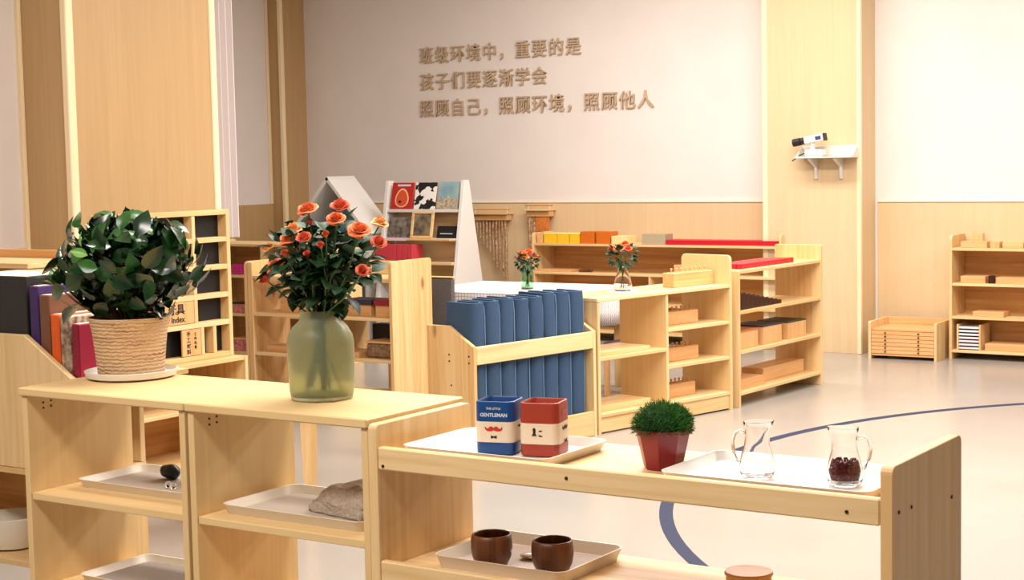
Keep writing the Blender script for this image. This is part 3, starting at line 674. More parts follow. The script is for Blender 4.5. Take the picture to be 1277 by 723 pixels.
# local x runs along +Y, local y to -X; front at y=0
W = .755; Hh = .645; rows_z = [.035, .165, .285, .405, .525, .645]
for a in (0, W-.022): part('side_panel', B().box(a, a+.022, 0, .075, 0, Hh+.01), pine['z'], t)
for k, z in enumerate((0, .142, .265, .39, .512, .632)): part('rail', B().box(.0225, W-.0225, 0, .07, z, z+.022), pine['x'], t)
cols = [.0225, .27, .52, .77, 1.108]
for x in (.22, .52): part('divider', B().box(x, x+.02, .001, .07, .164, .631), pine['z'], t)
for x in (.28, .555, .63): part('divider', B().box(x, x+.02, .001, .07, .0225, .1415), pine['z'], t)
part('back_board', B().box(.0225, W-.0225, .05, .06, .0225, .631), black, t)
def plate(x0, x1, z0, z1, txts):
    o = part('name_plate', B().box(x0, x1, .002, .012, z0, z1), beech['z'], t)
    for s, sz, x, z in txts:
        me = glyph(s, sz, ink_black, ext=.0004, off=.02); part('lettering', me, None, o, loc=(x, .0014, z), rot=(PI/2, 0, 0))
plate(.245, .518, .166, .264, [('玩具', .05, .36, .215), ('Toy Index', .036, .31, .178)])
plate(.44, .553, .024, .14, [('手', .024, .465, .112), ('工', .024, .465, .086), ('材', .024, .465, .060), ('料', .024, .465, .034), ('工', .016, .51, .112), ('作', .016, .51, .093), ('毛', .016, .51, .074), ('室', .016, .51, .055)])

# ================================================================== shelf by far left, and its boxes
shelf('wall_shelf', 'narrow pale shelf with pink boxes seen beside the pigeonhole rack', (-7.95, 8.1, 0), 0, 1.15, .35, [.815, .60, .335, .07], .80, birch, left=.83, right=.83, dividers=((.56, .071, .58), (.56, .601, .795)), back=True)
def blockthing(name, label, cat, loc, rz, sx, sy, sz, mat, lid=None, group=None):
    if lid is None:
        o = part(name, B().box(0, sx, 0, sy, 0, sz, .0015), mat, None, loc=loc); o.rotation_euler = (0, 0, rz); return tag(o, label, cat, group)
    t = thing(name, label, cat, loc, rz, group); part('box', B().box(0, sx, 0, sy, 0, sz-.008, .0015), mat, t); part('lid', B().box(-.001, sx+.001, -.001, sy+.001, sz-.0078, sz, .001), lid, t); return t
pinkish = noisy('pink_print', srgb(170, 70, 84), srgb(210, 150, 130), 50, .6)
blockthing('box', 'small magenta box on the narrow pale shelf', 'box', (-7.70, 8.14, .6), 0, .09, .09, .072, magenta)
blockthing('box', 'dull pink box on the third board of the narrow pale shelf', 'box', (-7.72, 8.14, .335), 0, .17, .12, .07, pinkish, brown_dk)
blockthing('box', 'reddish box on the bottom board of the narrow pale shelf', 'box', (-7.72, 8.14, .07), 0, .17, .12, .09, pinkish, beech['x'])

# ================================================================== unit B (pine shelf with knots)
t = thing('pine_shelf', 'knotty pine shelf facing the camera behind the rose vase', 'shelf', (-6.29, 6.75, 0))
L = 1.06
part('side_panel', B().prism(rounded_end(0, .36, 0, .805, .03), 'x', 0, .022, .0015), knot['z'], t)
part('post', B().box(.023, .062, 0, .03, 0, .80, .004), knot['z'], t)
part('side_panel', B().prism(rounded_end(0, .36, 0, .822, .015), 'x', L-.022, L, .0015), knot['z'], t)
part('back_rail', B().box(.023, L-.0225, .335, .355, .726, .80), pine['x'], t)
for z in (.725, .515, .29, .075): part('shelf_board', B().box(.0625, L-.0225, .004, .355, z-.018, z), pine['x'], t)
part('divider', B().box(.60, .618, .01, .35, .2905, .4965), pine['z'], t)
blockthing('box', 'wooden box at the left of the knotty pine shelf', 'box', (-6.10, 6.84, .515), 0, .19, .14, .085, beech['x'])
blockthing('box', 'low wooden box behind the vase on the knotty pine shelf', 'box', (-5.78, 6.85, .515), 0, .16, .12, .065, beech['x'])
blockthing('box', 'wooden box under the navy box', 'box', (-5.60, 6.82, .515), 0, .17, .14, .062, beech['x'], None)
blockthing('box', 'flat navy blue box on a wooden box', 'box', (-5.62, 6.81, .5775), 0, .20, .15, .028, plain('navy_box', srgb(44, 44, 66), .5))
blockthing('box', 'wooden box under the dark red box', 'box', (-5.40, 6.82, .515), 0, .12, .14, .062, beech['x'], None)
blockthing('box', 'flat dark red box right of the navy box', 'box', (-5.405, 6.81, .5775), 0, .125, .15, .03, plain('red_box', srgb(140, 30, 40), .5))
t = thing('basket', 'brown lidded basket on the lower board of the pine shelf', 'basket', (-5.46, 6.80, .29))
part('basket_body', B().box(0, .18, 0, .16, 0, .08, .012), noisy('basket_brown', srgb(96, 70, 54), srgb(160, 128, 96), 80, .8, .5), t); part('band', B().box(-.002, .182, -.002, .162, .081, .093, .003), beech['x'], t)
blockthing('box', 'black box behind the basket in the pine shelf', 'box', (-5.56, 6.99, .29), 0, .28, .08, .165, black)
blockthing('block', 'flat wooden block low in the pine shelf at left', 'block', (-6.18, 6.80, .29), 0, .20, .12, .035, beech['x'])
blockthing('box', 'shallow wooden tray box at the lower right of the pine shelf', 'box', (-5.66, 6.78, .29), 0, .17, .16, .03, beech['x'])

# ================================================================== house-shaped shelf
t = thing('house_shelf', 'white house-shaped shelf with a gabled roof', 'shelf', (-7.88, 9.4, 0)); w2 = .37; he = .84; ha = 1.25; th = .025; Dp = .33
def slab(p, q, n, name, m=white_lam):
    p = Vector((p[0], p[1])); q = Vector((q[0], q[1])); nn = Vector(n)*th
    part(name, B().prism([tuple(p), tuple(q), tuple(q+nn), tuple(p+nn)], 'y', 0, Dp, .001), m, t)
sl = math.atan2(ha-he, w2)
slab((-w2, 0), (-w2, he), (1, 0), 'side_panel'); slab((w2, 0), (w2, he), (-1, 0), 'side_panel')
slab((-w2-.02, he-.02), (0, ha), (math.sin(sl), -math.cos(sl)), 'roof_panel'); slab((w2+.02, he-.02), (0, ha), (-math.sin(sl), -math.cos(sl)), 'roof_panel')
part('back_panel', B().prism([(-w2+.03, .1), (w2-.03, .1), (w2-.03, he), (0, ha-.05), (-w2+.03, he)], 'y', Dp-.02, Dp-.01), plain('pale_blue_back', srgb(150, 164, 172), .6), t)
for z in (.1, .45, .80): part('shelf_board', B().box(-w2+.026, w2-.026, .01, Dp-.022, z-.02, z), white_lam, t)
bl = thing('picture_book', 'teal picture book standing in the house-shaped shelf', 'book', (-7.80, 9.55, .801))
part('cover', B().box(-.13, .13, 0, .012, 0, .2), noisy('teal_cover', srgb(40, 110, 140), srgb(120, 170, 180), 10, .4), bl); part('spine', B().box(-.137, -.1305, -.001, .013, 0, .2), plain('teal_spine', srgb(24, 60, 100), .5), bl)

# ================================================================== book display
t = thing('book_display', 'white leaning book display with picture books on its tiers', 'display shelf', (-7.40, 9.35, 0))
Wd = .72
side = [(0, 0), (.40, 0), (.40, .3), (.22, 1.21), (.16, 1.21), (0, .35)]
for a in (0, Wd-.03): part('side_panel', B().prism(side, 'x', a, a+.03, .002), white_lam, t)
for y, z in ((.13, 1.0), (.085, .79)): part('tier', B().box(.031, Wd-.031, y, y+.10, z-.022, z), white_lam, t)
part('tier', B().box(.30, Wd-.031, .0, .13, .775, .789, .003), pine['x'], t)
part('tier', B().box(.031, Wd-.031, .02, .20, .60, .62), pine['x'], t)
part('shelf_board', B().box(.031, Wd-.031, .02, .38, .46, .48), white_lam, t)
part('back_panel', B().box(.031, Wd-.031, .24, .25, .48, 1.19), pine['x'], t)
part('back_panel', B().box(.031, Wd-.031, .36, .37, .05, .46), pine['x'], t)
bw = NT('black_white_cover'); _tc = bw.n('ShaderNodeTexCoord'); _nz = bw.n('ShaderNodeTexNoise'); _nz.inputs['Scale'].default_value = 14; bw.l(_tc.outputs['Object'], _nz.inputs['Vector'])
_rp = bw.n('ShaderNodeValToRGB'); _rp.color_ramp.interpolation = 'CONSTANT'; _rp.color_ramp.elements[0].color = srgb(235, 230, 225); _rp.color_ramp.elements[1].position = .5; _rp.color_ramp.elements[1].color = srgb(20, 18, 20); bw.l(_nz.outputs[0], _rp.inputs[0]); bw.l(_rp.outputs[0], bw.b.inputs['Base Color'])
def pbook(x, y, z, wdt, h, mat, lb, dec=(), tilt=-.22):
    q = thing('picture_book', lb, 'book', (-7.40+x, 9.35+y, z), 0, 'picture books on the display'); q.rotation_euler = (tilt, 0, 0)
    part('cover', B().box(0, wdt, 0, .010, 0, h, .001), mat, q)
    for nm, poly, m, k in dec: part(nm, B().prism(poly, 'y', -.0008*k-.0004, -.0004 if k == 1 else -.0008*(k-1)-.0004), m, q)
    return q
def el(cx, cz, a, b_, n=18, egg=0): return [(cx+a*math.cos(2*PI*k/n)*(1-egg*math.sin(2*PI*k/n)), cz+b_*math.sin(2*PI*k/n)) for k in range(n)]
pbook(.055, .135, 1.001, .20, .20, plain('red_cover', srgb(178, 36, 30), .4), 'red picture book with an orange oval on its cover', [('rim', el(.10, .085, .062, .072, 18, .2), plain('pale_ring', srgb(238, 190, 140), .5), 1), ('oval', el(.10, .083, .052, .062, 18, .2), plain('orange_oval', srgb(206, 78, 44), .5), 2), ('eye', el(.085, .055, .014, .010, 10), ink_black, 3), ('title', [(.05, .172), (.17, .172), (.17, .186), (.05, .186)], ink_white, 1)])
pbook(.272, .135, 1.001, .19, .20, bw.m, 'black and white picture book on the top tier')
pbook(.478, .135, 1.001, .19, .205, noisy('city_cover', srgb(110, 150, 164), srgb(170, 186, 182), 6, .5), 'blue grey picture book of a city on the top tier', [('ground', [(0, 0), (.19, 0), (.19, .075), (.16, .09), (.13, .07), (.10, .10), (.06, .075), (.03, .09), (0, .07)], noisy('city_ground', srgb(120, 110, 100), srgb(206, 190, 160), 60, .6), 1)])
pbook(.05, .10, .791, .22, .155, noisy('grey_photo_cover', srgb(50, 48, 46), srgb(150, 140, 128), 24, .5), 'dark grey picture book on the second tier')
pbook(.50, .10, .791, .17, .09, black, 'low black picture book on the second tier', [('line', [(.03, .03), (.14, .03), (.14, .036), (.03, .036)], ink_white, 1)])
q = thing('framed_picture', 'small pale wooden picture frame between the books', 'frame', (-7.40+.285, 9.35+.062, .791)); q.rotation_euler = (-.2, 0, 0)
for nm, bx in (('rail', (0, .20, 0, .012, 0, .018)), ('rail', (0, .20, 0, .012, .182, .20)), ('stile', (0, .022, 0, .012, .0185, .1815)), ('stile', (.178, .20, 0, .012, .0185, .1815))): part(nm, B().box(*bx), pine['x'], q)
part('picture', B().box(.0225, .1775, .005, .008, .0185, .1815), noisy('dull_picture', srgb(60, 56, 52), srgb(150, 134, 104), 14, .5), q)
for i in range(4):
    o = tag(part('book', B().box(0, .045 if i else .20, 0, .13, 0, .13, .002), plain('pink_red_cover', srgb(206, 64, 76), .45) if i == 0 else bpy.data.materials['pink_red_cover'], None, loc=(-7.365+(0 if not i else .155+.05*i), 9.30+.0, .621)), ['wide pinkish red book on the third tier of the display', 'pinkish red book spine beside the wide red book', 'second pinkish red spine from the wide red book', 'third pinkish red spine from the wide red book'][i], 'book', 'red books on the third tier'); o.rotation_euler = (-.06, 0, 0)

# ================================================================== grey chair, round table etc.
def chair(label, loc, rz, fabric, legm, back_z=.70, seat_z=.36, w_=.26, group=None):
    t = thing('child_chair', label, 'chair', loc, rz, group)
    part('seat', B().box(-w_/2, w_/2, -.14, .14, seat_z-.035, seat_z, .01), fabric, t)
    part('backrest', B().box(-w_/2, w_/2, .125, .155, seat_z+.04, back_z-.008, .01), fabric, t); part('top_rail', B().box(-w_/2-.002, w_/2+.002, .122, .158, back_z-.0075, back_z, .003), legm['x'], t)
    for sx in (-1, 1):
        part('leg', B().box(sx*(w_/2-.015)-.014, sx*(w_/2-.015)+.014, -.135, -.107, 0, seat_z-.0355, .003), legm['z'], t)
        part('leg', B().box(sx*(w_/2-.015)-.014, sx*(w_/2-.015)+.014, .107, .124, 0, seat_z+.1, .003), legm['z'], t)
    return t
chair('grey upholstered chair beside the blue mats', (-5.455, 7.3, 0), 0, grey_fab, pine, .69, .36, .28)

# table with white cloth
TX0, TX1, TY0, TY1 = -5.66, -4.62, 7.52, 8.25
t = thing('table', 'low pine table hidden under the white cloth', 'table', ((TX0+TX1)/2, (TY0+TY1)/2, 0))
hx, hy = (TX1-TX0)/2, (TY1-TY0)/2
part('tabletop', B().box(-hx, hx, -hy, hy, .57, .592, .003), pine['x'], t)
for sx in (-1, 1):
    for sy in (-1, 1): part('leg', B().box(sx*(hx-.05)-.022, sx*(hx-.05)+.022, sy*(hy-.05)-.022, sy*(hy-.05)+.022, 0, .5695, .003), pine['z'], t)
t = thing('tablecloth', 'white checked cloth draped over the low table', 'tablecloth', ((TX0+TX1)/2, (TY0+TY1)/2, 0))
part('top_cloth', B().box(-hx-.012, hx+.012, -hy-.012, hy+.012, .5925, .5965, .002), check_m if False else cloth_w, t)
b = B(); n = 160; ringA = []; ringB = []
per = rr(hx+.012, hy+.012, .03, 4)
def resample(p, m):
    P = [Vector(a) for a in p]; P.append(P[0]); Ls = [0]
    for a, c in zip(P, P[1:]): Ls.append(Ls[-1]+(c-a).length)
    out_ = []
    for k in range(m):
        s = Ls[-1]*k/m; i = max(j for j in range(len(Ls)-1) if Ls[j] <= s+1e-9); u = (s-Ls[i])/(Ls[i+1]-Ls[i]+1e-12); out_.append(P[i].lerp(P[i+1], u))
    return out_
pr = resample(per, n); rings = []
for z, am in ((.5924, .0), (.55, .004), (.47, .010), (.385, .016)):
    rings.append([(p.x*(1+.012*(0.5924-z)/.2)+am*math.sin(k*.55)*(p.x/abs(p.x) if abs(abs(p.x)-hx) < .03 else 0), p.y+am*math.sin(k*.5)*(1 if p.y > 0 else -1), z) for k, p in enumerate(pr)])
inner = [[(x*.994, y*.994, z) for x, y, z in r] for r in rings[::-1]]
b.loft(rings+inner+[rings[0]], True, False, False); part('skirt', b, check_m, t, 'all')
def glass_vase(loc, mat, prof, label, name='glass_vase'):
    q = thing(name, label, 'vase', loc); inn = [(max(.001, r-.002), z+(.004 if z < .01 else 0)) for r, z in prof[::-1]]
    part('glass', B().lathe(prof+inn+[(.0005, .006)], seg=32, cap1=True), mat, q, 'all'); return q
glass_vase((-5.06, 7.82, .597), green_glass, [(.028, 0), (.036, .004), (.037, .03), (.036, .09), (.032, .115), (.035, .125)], 'small green glass vase on the white cloth')
small_bouquet((-5.06, 7.82, .5985), 1.0, 'small orange rose bunch in the green glass vase', 12)
# chairs round the table
chair('dark wooden child chair under the far side of the cloth', (-4.42, 7.98, 0), -PI/2, brown_dk if False else plain('chair_dark', srgb(60, 30, 26), .5), beech, .50, .30, .26) if False else None
st = chair('small dark-seated chair between the clothed table and shelf', (-4.41, 7.93, 0), -PI/2, plain('dark_seat', srgb(58, 26, 30), .5), beech, .37, .31, .26)

# ================================================================== mat rack
RA = math.radians(78.83)
t = thing('mat_rack', 'pine rack with slanted sides holding rolled blue mats', 'rack', (-4.09, 5.87, 0), RA)
Lm = .822; Dm = .31
def rp(z): return z
sidep = [(0, 0), (Dm, 0), (Dm, .598), (.165, .602), (0, .513)]
part('side_panel', B().prism(sidep, 'x', -.005, .015, .002), knot['z'], t)
part('side_panel', B().prism([(0, 0), (Dm, 0), (Dm, .598), (.165, .602), (0, .513)], 'x', Lm-.02, Lm, .002), knot['z'], t)
part('front_rail', B().box(.0155, Lm-.0205, 0, .02, .43, .512, .003), pine['x'], t)
part('front_rail', B().box(.0155, Lm-.0205, 0, .02, .0, .122, .003), pine['x'], t)
part('back_rail', B().box(.0155, Lm-.0205, Dm-.02, Dm, .43, .512, .003), pine['x'], t)
part('base_board', B().box(.0155, Lm-.0205, .021, Dm-.021, .085, .103), pine['x'], t)
screws(t, [], 'y')
for (y, z) in ((.03, .47), (.03, .44), (.16, .47), (.16, .44), (.15, .33)): part('screw', B().tube([(-.0045, y, z), (-.0075, y, z)], .004, 8), dark_metal, t)
rd = random.Random(3)
RM = Matrix.Translation((-4.09, 5.87, 0)) @ Matrix.Rotation(RA, 4, 'Z')
order = ['first', 'second', 'third', 'fourth', 'fifth', 'sixth', 'seventh', 'eighth']
for i in range(8):
    pw = .0955; x0 = .022+i*pw; hw = (pw-.006)/2; y0 = .024; y1 = .20; zt = .71+rd.uniform(-.008, .008)
    tt = .021; o = []; n = 10
    # hairpin fold seen from above: rounded nose at the front
    outer = [(-hw, y1)]+[(-hw*math.cos(PI*k/n), y0+hw*.75-hw*.75*math.sin(PI*k/n)) for k in range(n+1)]+[(hw, y1)]
    hi = hw-tt; inner_ = [(-hi, y1)]+[(-hi*math.cos(PI*k/n), y0+hw*.75-(hw*.75-tt)*math.sin(PI*k/n)) for k in range(n+1)]+[(hi, y1)]
    loc = RM @ Vector((x0+hw, 0, .104))
    m_ = thing('blue_mat', 'folded blue felt mat, %s from the left in the rack' % order[i], 'mat', loc, RA+rd.uniform(-.005, .005), 'folded blue mats in the rack')
    hgt = zt-.104; poly = outer+inner_[::-1]; m_poly = poly
    b = B(); rings = []
    for z, f in ((0, 1), (.2, 1), (.4, 1), (hgt-.02, 1), (hgt, .97)):
        s_ = .004*math.sin(z*9+i); rings.append([(x*f+s_, y+.004*math.sin(z*7+i*2), z+(.004*(y-y0)/.25 if z > .5 else 0)) for x, y in poly])
    b.loft(rings, True, True, True); part('felt', b, felt_blue, m_, True)
    # pale edging along one front fold
    ex = hw*.93
    part('edging', B().tube([(ex, y0+hw*.38, .0), (ex, y0+hw*.36, .3), (ex, y0+hw*.36, hgt-.06), (ex*.9, y0+hw*.4, hgt-.015), (ex*.3, y0+hw*.5, hgt+.004)], .0032, 6), felt_edge, m_, True)

# ================================================================== middle display units
R1a = math.radians(76.775); M1 = Matrix.Translation((-3.925, 6.69, 0)) @ Matrix.Rotation(R1a, 4, 'Z')
t = thing('material_shelf', 'pine material shelf beside the mat rack with knobbed blocks inside', 'shelf', (-3.925, 6.69, 0), R1a)
L = 1.03; D = .335
part('side_panel', B().box(0, .018, .004, D, 0, .651), pine['z'], t)
part('side_panel', B().prism(rounded_end(0, D, 0, .824, .025), 'x', L-.018, L, .0015), birch['z'], t)
part('top_board', B().box(-.004, L-.0185, 0, D, .652, .67, .002), pine['x'], t)
part('divider', B().box(.507, .525, .006, D-.006, .1, .6515), birch['z'], t)
part('shelf_board', B().box(.0185, .5065, .006, D-.006, .361, .379), pine['x'], t)
for z in (.477, .288): part('shelf_board', B().box(.5255, L-.0185, .006, D-.006, z-.018, z), pine['x'], t)
part('bottom_board', B().box(.0185, L-.0185, .006, D-.006, .081, .0995), pine['x'], t)
part('kick_board', B().box(.0185, L-.0185, .012, .03, .008, .0805), pine['x'], t)
def knob_block(label, u, v, z, lx=.30, ly=.075, h=.07, n=8):
    p = M1 @ Vector((u, v, z)); q = thing('cylinder_block', label, 'wooden block', p, R1a, 'knobbed cylinder blocks')
    part('block', B().box(0, lx, 0, ly, 0, h, .003), beech['x'], q)
    for k in range(n):
        x = .025+k*(lx-.05)/(n-1); r = .006+.0009*k
        part('cylinder', B().lathe([(r*1.25, h+.0003), (r*1.25, h+.003), (.004, h+.0035), (.0035, h+.012), (.007, h+.017), (.0055, h+.023), (.001, h+.024)], x, ly/2, 10), beech['z'], q, True)
knob_block('knobbed cylinder block lying on top of the material shelf', .68, .10, .67, .32, .08, .075)
knob_block('knobbed cylinder block in the upper right compartment', .56, .09, .4775)
knob_block('knobbed cylinder block in the middle right compartment', .56, .09, .2885)
knob_block('knobbed cylinder block in the bottom right compartment', .56, .09, .10, .27)
q = M1 @ Vector((.03, .03, .3795)); blockthing('board', 'flat pine board lying in the left compartment', 'board', q, R1a, .38, .22, .022, pine['x'])
q = M1 @ Vector((.03, .05, .0998)); blockthing('board', 'long pine board in the bottom left of the material shelf', 'board', q, R1a, .40, .2, .03, pine['x'])
# doily, clear vase and roses on top
q = M1 @ Vector((.37, .175, .6703))
b = B(); seg = 48; b.loft([[(r*(1+.05*math.cos(12*2*PI*k/seg))*math.cos(2*PI*k/seg), r*(1+.05*math.cos(12*2*PI*k/seg))*math.sin(2*PI*k/seg), z) for k in range(seg)] for r, z in ((.085, 0), (.085, .002))])
tag(part('doily', b, cloth_w, None, loc=q), 'white lace doily under the clear vase', 'doily')
glass_vase(q+Vector((0, 0, .0022)), clear, [(.030, 0), (.044, .005), (.047, .03), (.040, .065), (.026, .10), (.024, .118), (.030, .134)], 'clear glass vase on the material shelf')
small_bouquet(q+Vector((0, 0, .003)), 1.12, 'small orange rose bunch in the clear glass vase', 6)

R2a = math.radians(86.556); M2 = Matrix.Translation((-3.684, 7.762, 0)) @ Matrix.Rotation(R2a, 4, 'Z')
t = thing('material_shelf', 'pine material shelf with red rods and the brown stair, at the right end', 'shelf', (-3.684, 7.762, 0), R2a); L = 1.005; D = .30
part('side_panel', B().prism(rounded_end(0, D, 0, .735, .01), 'x', 0, .018, .0015), pine['z'], t)
part('side_panel', B().prism(rounded_end(0, D, 0, .821, .012), 'x', L-.018, L, .0015), knot['z'], t)
for z in (.735, .517, .303, .08): part('shelf_board', B().box(.0185, L-.0185, .004, D-.004, z-.018, z), pine['x'], t)
for k in range(5):
    q = M2 @ Vector((.12, .05+.031*k, .7355)); blockthing('red_rod', '%s red rod from the front on the material shelf' % order[k], 'rod', q, R2a, [.62, .60, .58, .56, .54][k], .027, .027, rod_red, None, 'red rods on the material shelf')
for k in range(10):
    s = .012+.0088*(10-k); q = M2 @ Vector((.03+.052*k, .03, .5175))
    blockthing('stair_prism', 'dark brown prism of the broad stair, %s' % (['tallest', 'second tallest', 'third tallest', 'fourth tallest', 'fifth tallest', 'fifth shortest', 'fourth shortest', 'third shortest', 'second shortest', 'shortest'][k]), 'prism', q, R2a, .0515, .2, s, brown_dk, None, 'dark brown stair prisms')
q = M2 @ Vector((.03, .03, .3035)); blockthing('wooden_box', 'orange-brown wooden box at the left of the third board', 'box', q, R2a, .24, .20, .10, beech['z'], wood('box_lid', srgb(206, 130, 76), srgb(180, 100, 54), 'x'), 'wooden boxes on the third board')
q = M2 @ Vector((.33, .03, .3035)); blockthing('wooden_box', 'wooden box with a dark purple lid', 'box', q, R2a, .22, .20, .105, beech['z'], plain('lid_purple', srgb(70, 50, 62), .6), 'wooden boxes on the third board')
q = M2 @ Vector((.63, .03, .3035)); blockthing('wooden_box', 'wooden box with a dark olive lid', 'box', q, R2a, .22, .20, .10, beech['z'], plain('lid_olive', srgb(66, 60, 36), .6), 'wooden boxes on the third board')
q = M2 @ Vector((.04, .05, .0805)); blockthing('wooden_box', 'flat pinkish wooden box at the left of the bottom board', 'box', q, R2a, .34, .18, .05, beech['x'], beech['y'])
q = M2 @ Vector((.44, .09, .0805)); blockthing('wooden_box', 'long wooden box in the middle of the bottom board', 'box', q, R2a, .50, .14, .075, beech['x'])

# ================================================================== shelf along the back wall
t = shelf('wall_shelf', 'long pine shelf along the back wall with golden bead boxes', (-6.53, 10.16, 0), 0, 2.03, .30, [.72, .505, .285, .08], .80, pine, dividers=((1.0, .081, .267), (1.0, .286, .487)), back=True)
zt = .7205
for i, (x, wdt, h, m, lb, lid) in enumerate([(-6.50, .05, .065, beech['z'], 'pale wooden box at the left end of the wall shelf', None), (-6.44, .115, .075, yellow, 'first yellow bead box from the left', plain('pale_yellow', srgb(246, 226, 130), .5)), (-6.32, .10, .075, yellow, 'second yellow bead box from the left', bpy.data.materials.get('pale_yellow')), (-6.213, .085, .075, yellow, 'third yellow bead box, beside the orange box', bpy.data.materials.get('pale_yellow')),
        (-6.12, .12, .088, orange, 'left orange bead cube on the wall shelf', None), (-5.985, .12, .088, orange, 'right orange bead cube on the wall shelf', None), (-5.855, .14, .058, plain('pale_straw', srgb(240, 214, 150), .5), 'pale straw box right of the orange cubes', None), (-5.60, .19, .075, plain('taupe_box', srgb(176, 160, 132), .6), 'taupe box left of the red rods', None)]):
    if lid is None and 'yellow' in lb: lid = bpy.data.materials['pale_yellow']
    blockthing('bead_box', lb, 'box', (x, 10.19, zt), 0, wdt, .12, h, m, lid if 'yellow' in lb else None, 'boxes on the wall shelf')
for k in range(4):
    blockthing('red_rod', '%s red rod from the front on the long wall shelf' % order[k], 'rod', (-5.40+.0*k, 10.18+.04*k, zt), 0, .86-.03*k, .032, .034, rod_red, None, 'red rods on the wall shelf')
blockthing('tray_box', 'low wooden tray on the second board of the wall shelf', 'tray', (-6.47, 10.19, .5055), 0, .26, .16, .018, beech['x'])
t = thing('toy', 'small brown wooden figure lying on the second board of the wall shelf', 'toy', (-6.16, 10.22, .5055)); part('body', B().box(0, .09, 0, .03, 0, .02, .006), walnut['z'], t); part('head', B().sphere((.105, .015, .014), .014, 2), walnut['z'], t, True)
blockthing('wooden_box', 'wooden box on the second board behind the clear vase', 'box', (-5.35, 10.2, .5055), 0, .3, .14, .07, beech['x'])

# ================================================================== right hand wall shelf
shelf('wall_shelf', 'tall pine shelf against the right part of the back wall', (-3.345, 10.2, 0), 0, 1.5, .285, [.724, .496, .281, .062], .805, pine, back=True)
zz = .7245
blockthing('block', 'small upright wooden block in the corner of the top board', 'block', (-3.27, 10.40, zz), 0, .08, .05, .085, pine['z'])
blockthing('wooden_box', 'long flat wooden box on top of the right wall shelf', 'box', (-3.28, 10.23, zz), 0, .17, .12, .04, beech['x'])
blockthing('block', 'reddish brown block on top of the right wall shelf', 'block', (-3.09, 10.23, zz), 0, .06, .08, .04, beech['z'])
blockthing('wooden_box', 'pale flat box on top of the right wall shelf', 'box', (-3.01, 10.23, zz), 0, .13, .12, .038, pine['x'])
blockthing('wooden_box', 'pale wooden box at the picture edge on the top board', 'box', (-2.86, 10.23, zz), 0, .2, .12, .036, birch['x'])
zz = .4965
blockthing('wooden_box', 'shallow wooden box at the left of the second board', 'box', (-3.28, 10.23, zz), 0, .16, .14, .045, beech['x'])
blockthing('block', 'dark brown block on the second board', 'block', (-3.10, 10.23, zz), 0, .035, .04, .05, brown_dk)
blockthing('wooden_box', 'long shallow wooden box on the second board', 'box', (-3.05, 10.23, zz), 0, .42, .14, .04, beech['x'])
blockthing('wooden_box', 'flat wooden box on the third board of the right shelf', 'box', (-3.20, 10.23, .2815), 0, .20, .14, .032, beech['x'])
blockthing('wooden_box', 'long flat box on the bottom board of the right shelf', 'box', (-3.12, 10.23, .0625), 0, .6, .16, .045, beech['x'])
t = thing('map_cabinet', 'small rack of black and white cards low in the right shelf', 'rack', (-3.30, 10.215, .0625))
for a in (0, .145): part('side_panel', B().box(a, a+.012, 0, .2, 0, .165), pine['z'], t)
for k in range(7): part('card_tray', B().box(.0125, .1445, .003, .19, .006+.022*k, .018+.022*k), plain('card_white', srgb(226, 220, 224), .5) if k == 0 else bpy.data.materials['card_white'], t)
for k in range(6): part('card', B().box(.02, .137, .006, .19, .0185+.022*k, .0275+.022*k, 0), black, t)

# ================================================================== drawer cabinet
t = thing('drawer_cabinet', 'low wooden cabinet of six flat drawers by the column', 'cabinet', (-3.825, 10.02, 0), .03)
L = .455; D = .36
for a in (0, L-.018): part('side_panel', B().prism(rounded_end(0, D, 0, .245, .01), 'x', a, a+.018, .001), pine['z'], t)
part('top_board', B().box(.0185, L-.0185, .02, D-.01, .185, .2), beech['x'], t); part('back_rail', B().box(.0185, L-.0185, D-.018, D-.002, .2005, .245), beech['x'], t)
part('bottom_board', B().box(.0185, L-.0185, .005, D-.01, .022, .034), beech['x'], t)
for k in range(6):
    z = .036+.0248*k; d = part('drawer', B().box(.0195, L-.0195, .002, .30, z, z+.0225, .0015), beech['x'], t)
    for x in (.115, .335): part('knob', B().tube([(x, .002, z+.014), (x, -.008, z+.014)], .005, 8), dark_metal, d)

# ================================================================== camera shelf on the column
t = thing('bracket_shelf', 'small white bracket shelf on the wooden column', 'shelf', (-4.36, 10.06, 1.318))
part('shelf_board', B().box(0, .40, 0, .155, 0, .012, .003), white_pl, t); part('back_lip', B().box(0, .40, .147, .1545, .0125, .085, .004), white_pl, t)
for x in (0, .394): part('end_lip', B().prism([(.03, .0125), (.1465, .0125), (.1465, .075), (.10, .06)], 'x', x, x+.006), white_pl, t)
for x in (.09, .27): part('bracket', B().prism([(.1545, -.14), (.1545, -.0005), (.02, -.0005), (.02, -.012), (.125, -.06), (.135, -.14)], 'x', x, x+.02, .002), white_lam, t)
t = thing('security_camera', 'white security camera with black lens on the bracket shelf', 'camera', (-4.25, 10.12, 1.3305))
part('base', B().box(-.045, .085, -.04, .04, 0, .045, .01), white_pl, t)
part('neck', B().lathe([(.018, .0455), (.014, .07), (.02, .09)], 0.0, 0, 16), white_pl, t, True)
tl = .16; Mx = Matrix.Translation((0, 0, .115)) @ Matrix.Rotation(-tl, 4, 'Y')
b = B(); b.box(-.055, .085, -.027, .027, -.025, .025, .006, Mx); part('housing', b, white_pl, t)
b = B(); b.box(.0855, .095, -.028, .028, -.026, .026, .003, Mx); part('rear_cap', b, charcoal, t)
b = B(); b.tube([Mx @ Vector((x, 0, 0)) for x in (-.0555, -.075, -.076, -.085, -.086, -.14)], [.024, .024, .018, .018, .026, .026], 20); part('lens', b, charcoal, t, True)
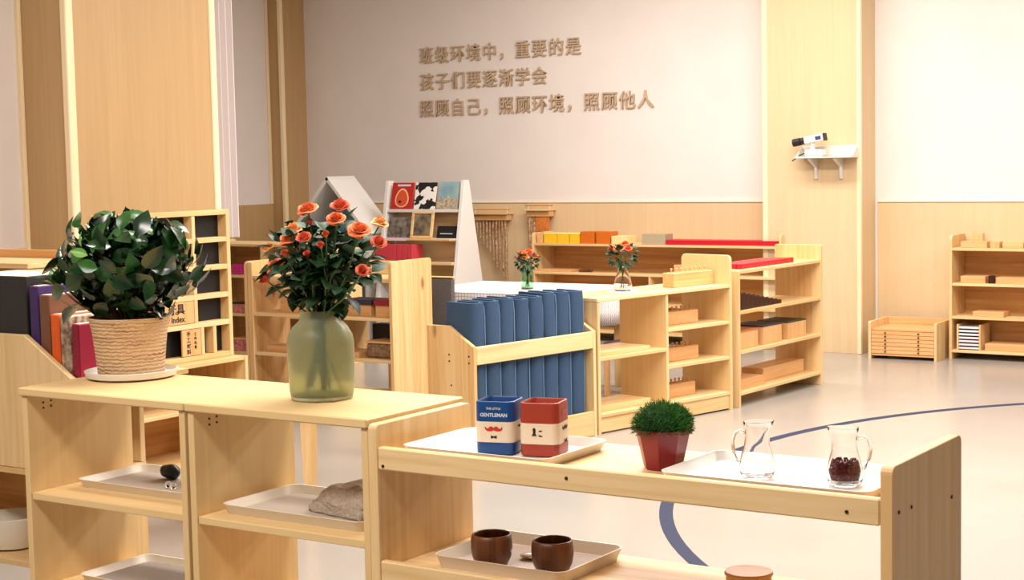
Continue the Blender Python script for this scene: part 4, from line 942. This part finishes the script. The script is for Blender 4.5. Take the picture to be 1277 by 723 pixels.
b = B(); b.box(.03, .07, -.0285, -.0275, -.012, .012, 0, Mx); part('logo_plate', b, plain('navy_label', srgb(50, 60, 120), .5), t)
part('cable', B().tube([(-.04, .01, .03), (-.09, .01, .012), (-.13, .02, -.012), (-.16, .03, -.028)], .004, 8), charcoal, t, True)

# ================================================================== weaving hangings
def hanging(label, x, z, wdt, strings, cloth=None):
    t = thing('wall_hanging', label, 'wall hanging', (x, YW-.13, z)); rd = random.Random(int(x*50))
    part('shelf_board', B().box(0, wdt, 0, .115, 0, .012, .002), pine['x'], t)
    part('rod', B().tube([(-.01, .05, .04), (wdt+.01, .05, .04)], .006, 8), warm['x'], t, True)
    for xx in (.02, wdt-.02): part('hook', B().tube([(xx, .05, .013), (xx, .05, .055)], .003, 6), white_pl, t)
    part('rail', B().box(.01, wdt-.01, .03, .10, -.045, -.0005, .002), beech['x'], t)
    for k in range(strings):
        xx = .02+(wdt-.04)*(k+.5)/strings*(1 if cloth is None else .38); ln = .10+(.42*(k+1)/strings if cloth is None else .26)+rd.uniform(-.03, .03)
        pts = [(xx+.004*math.sin(j*1.7+k), .05+.004*math.cos(j*2+k), -.0-ln*j/7) for j in range(8)]
        part('string', B().tube(pts, (.0065 if k % 3 else .009), 5), string_m, t, True)
    if cloth: part('woven_cloth', B().box(wdt*.38, wdt*.92, .04, .048, -.16, -.001, .002), cloth, t)
    return t
hanging('long brown string macrame hanging on the back wall', -7.24, .925, .34, 10)
hanging('orange woven hanging with strings near the wall shelf', -6.74, .955, .23, 5, wov_or)

# ================================================================== stool behind the middle cabinet
a_ = math.atan2(.655, .757)
t = thing('stool', 'wooden stool behind the middle cabinet, one tapered leg showing', 'stool', (-3.92, 4.53, 0), a_)
part('seat', B().box(-.42, .06, -.05, .26, .425, .447, .004), pine['x'], t)
for x, y in ((0, 0), (0, .2), (-.36, 0), (-.36, .2)):
    b = B(); b.loft([[(x+sx*s, y+sy*s, z) for sx, sy in ((-1, -1), (1, -1), (1, 1), (-1, 1))] for s, z in ((.019, 0), (.033, .4245))]); part('leg', b, pine['z'], t)
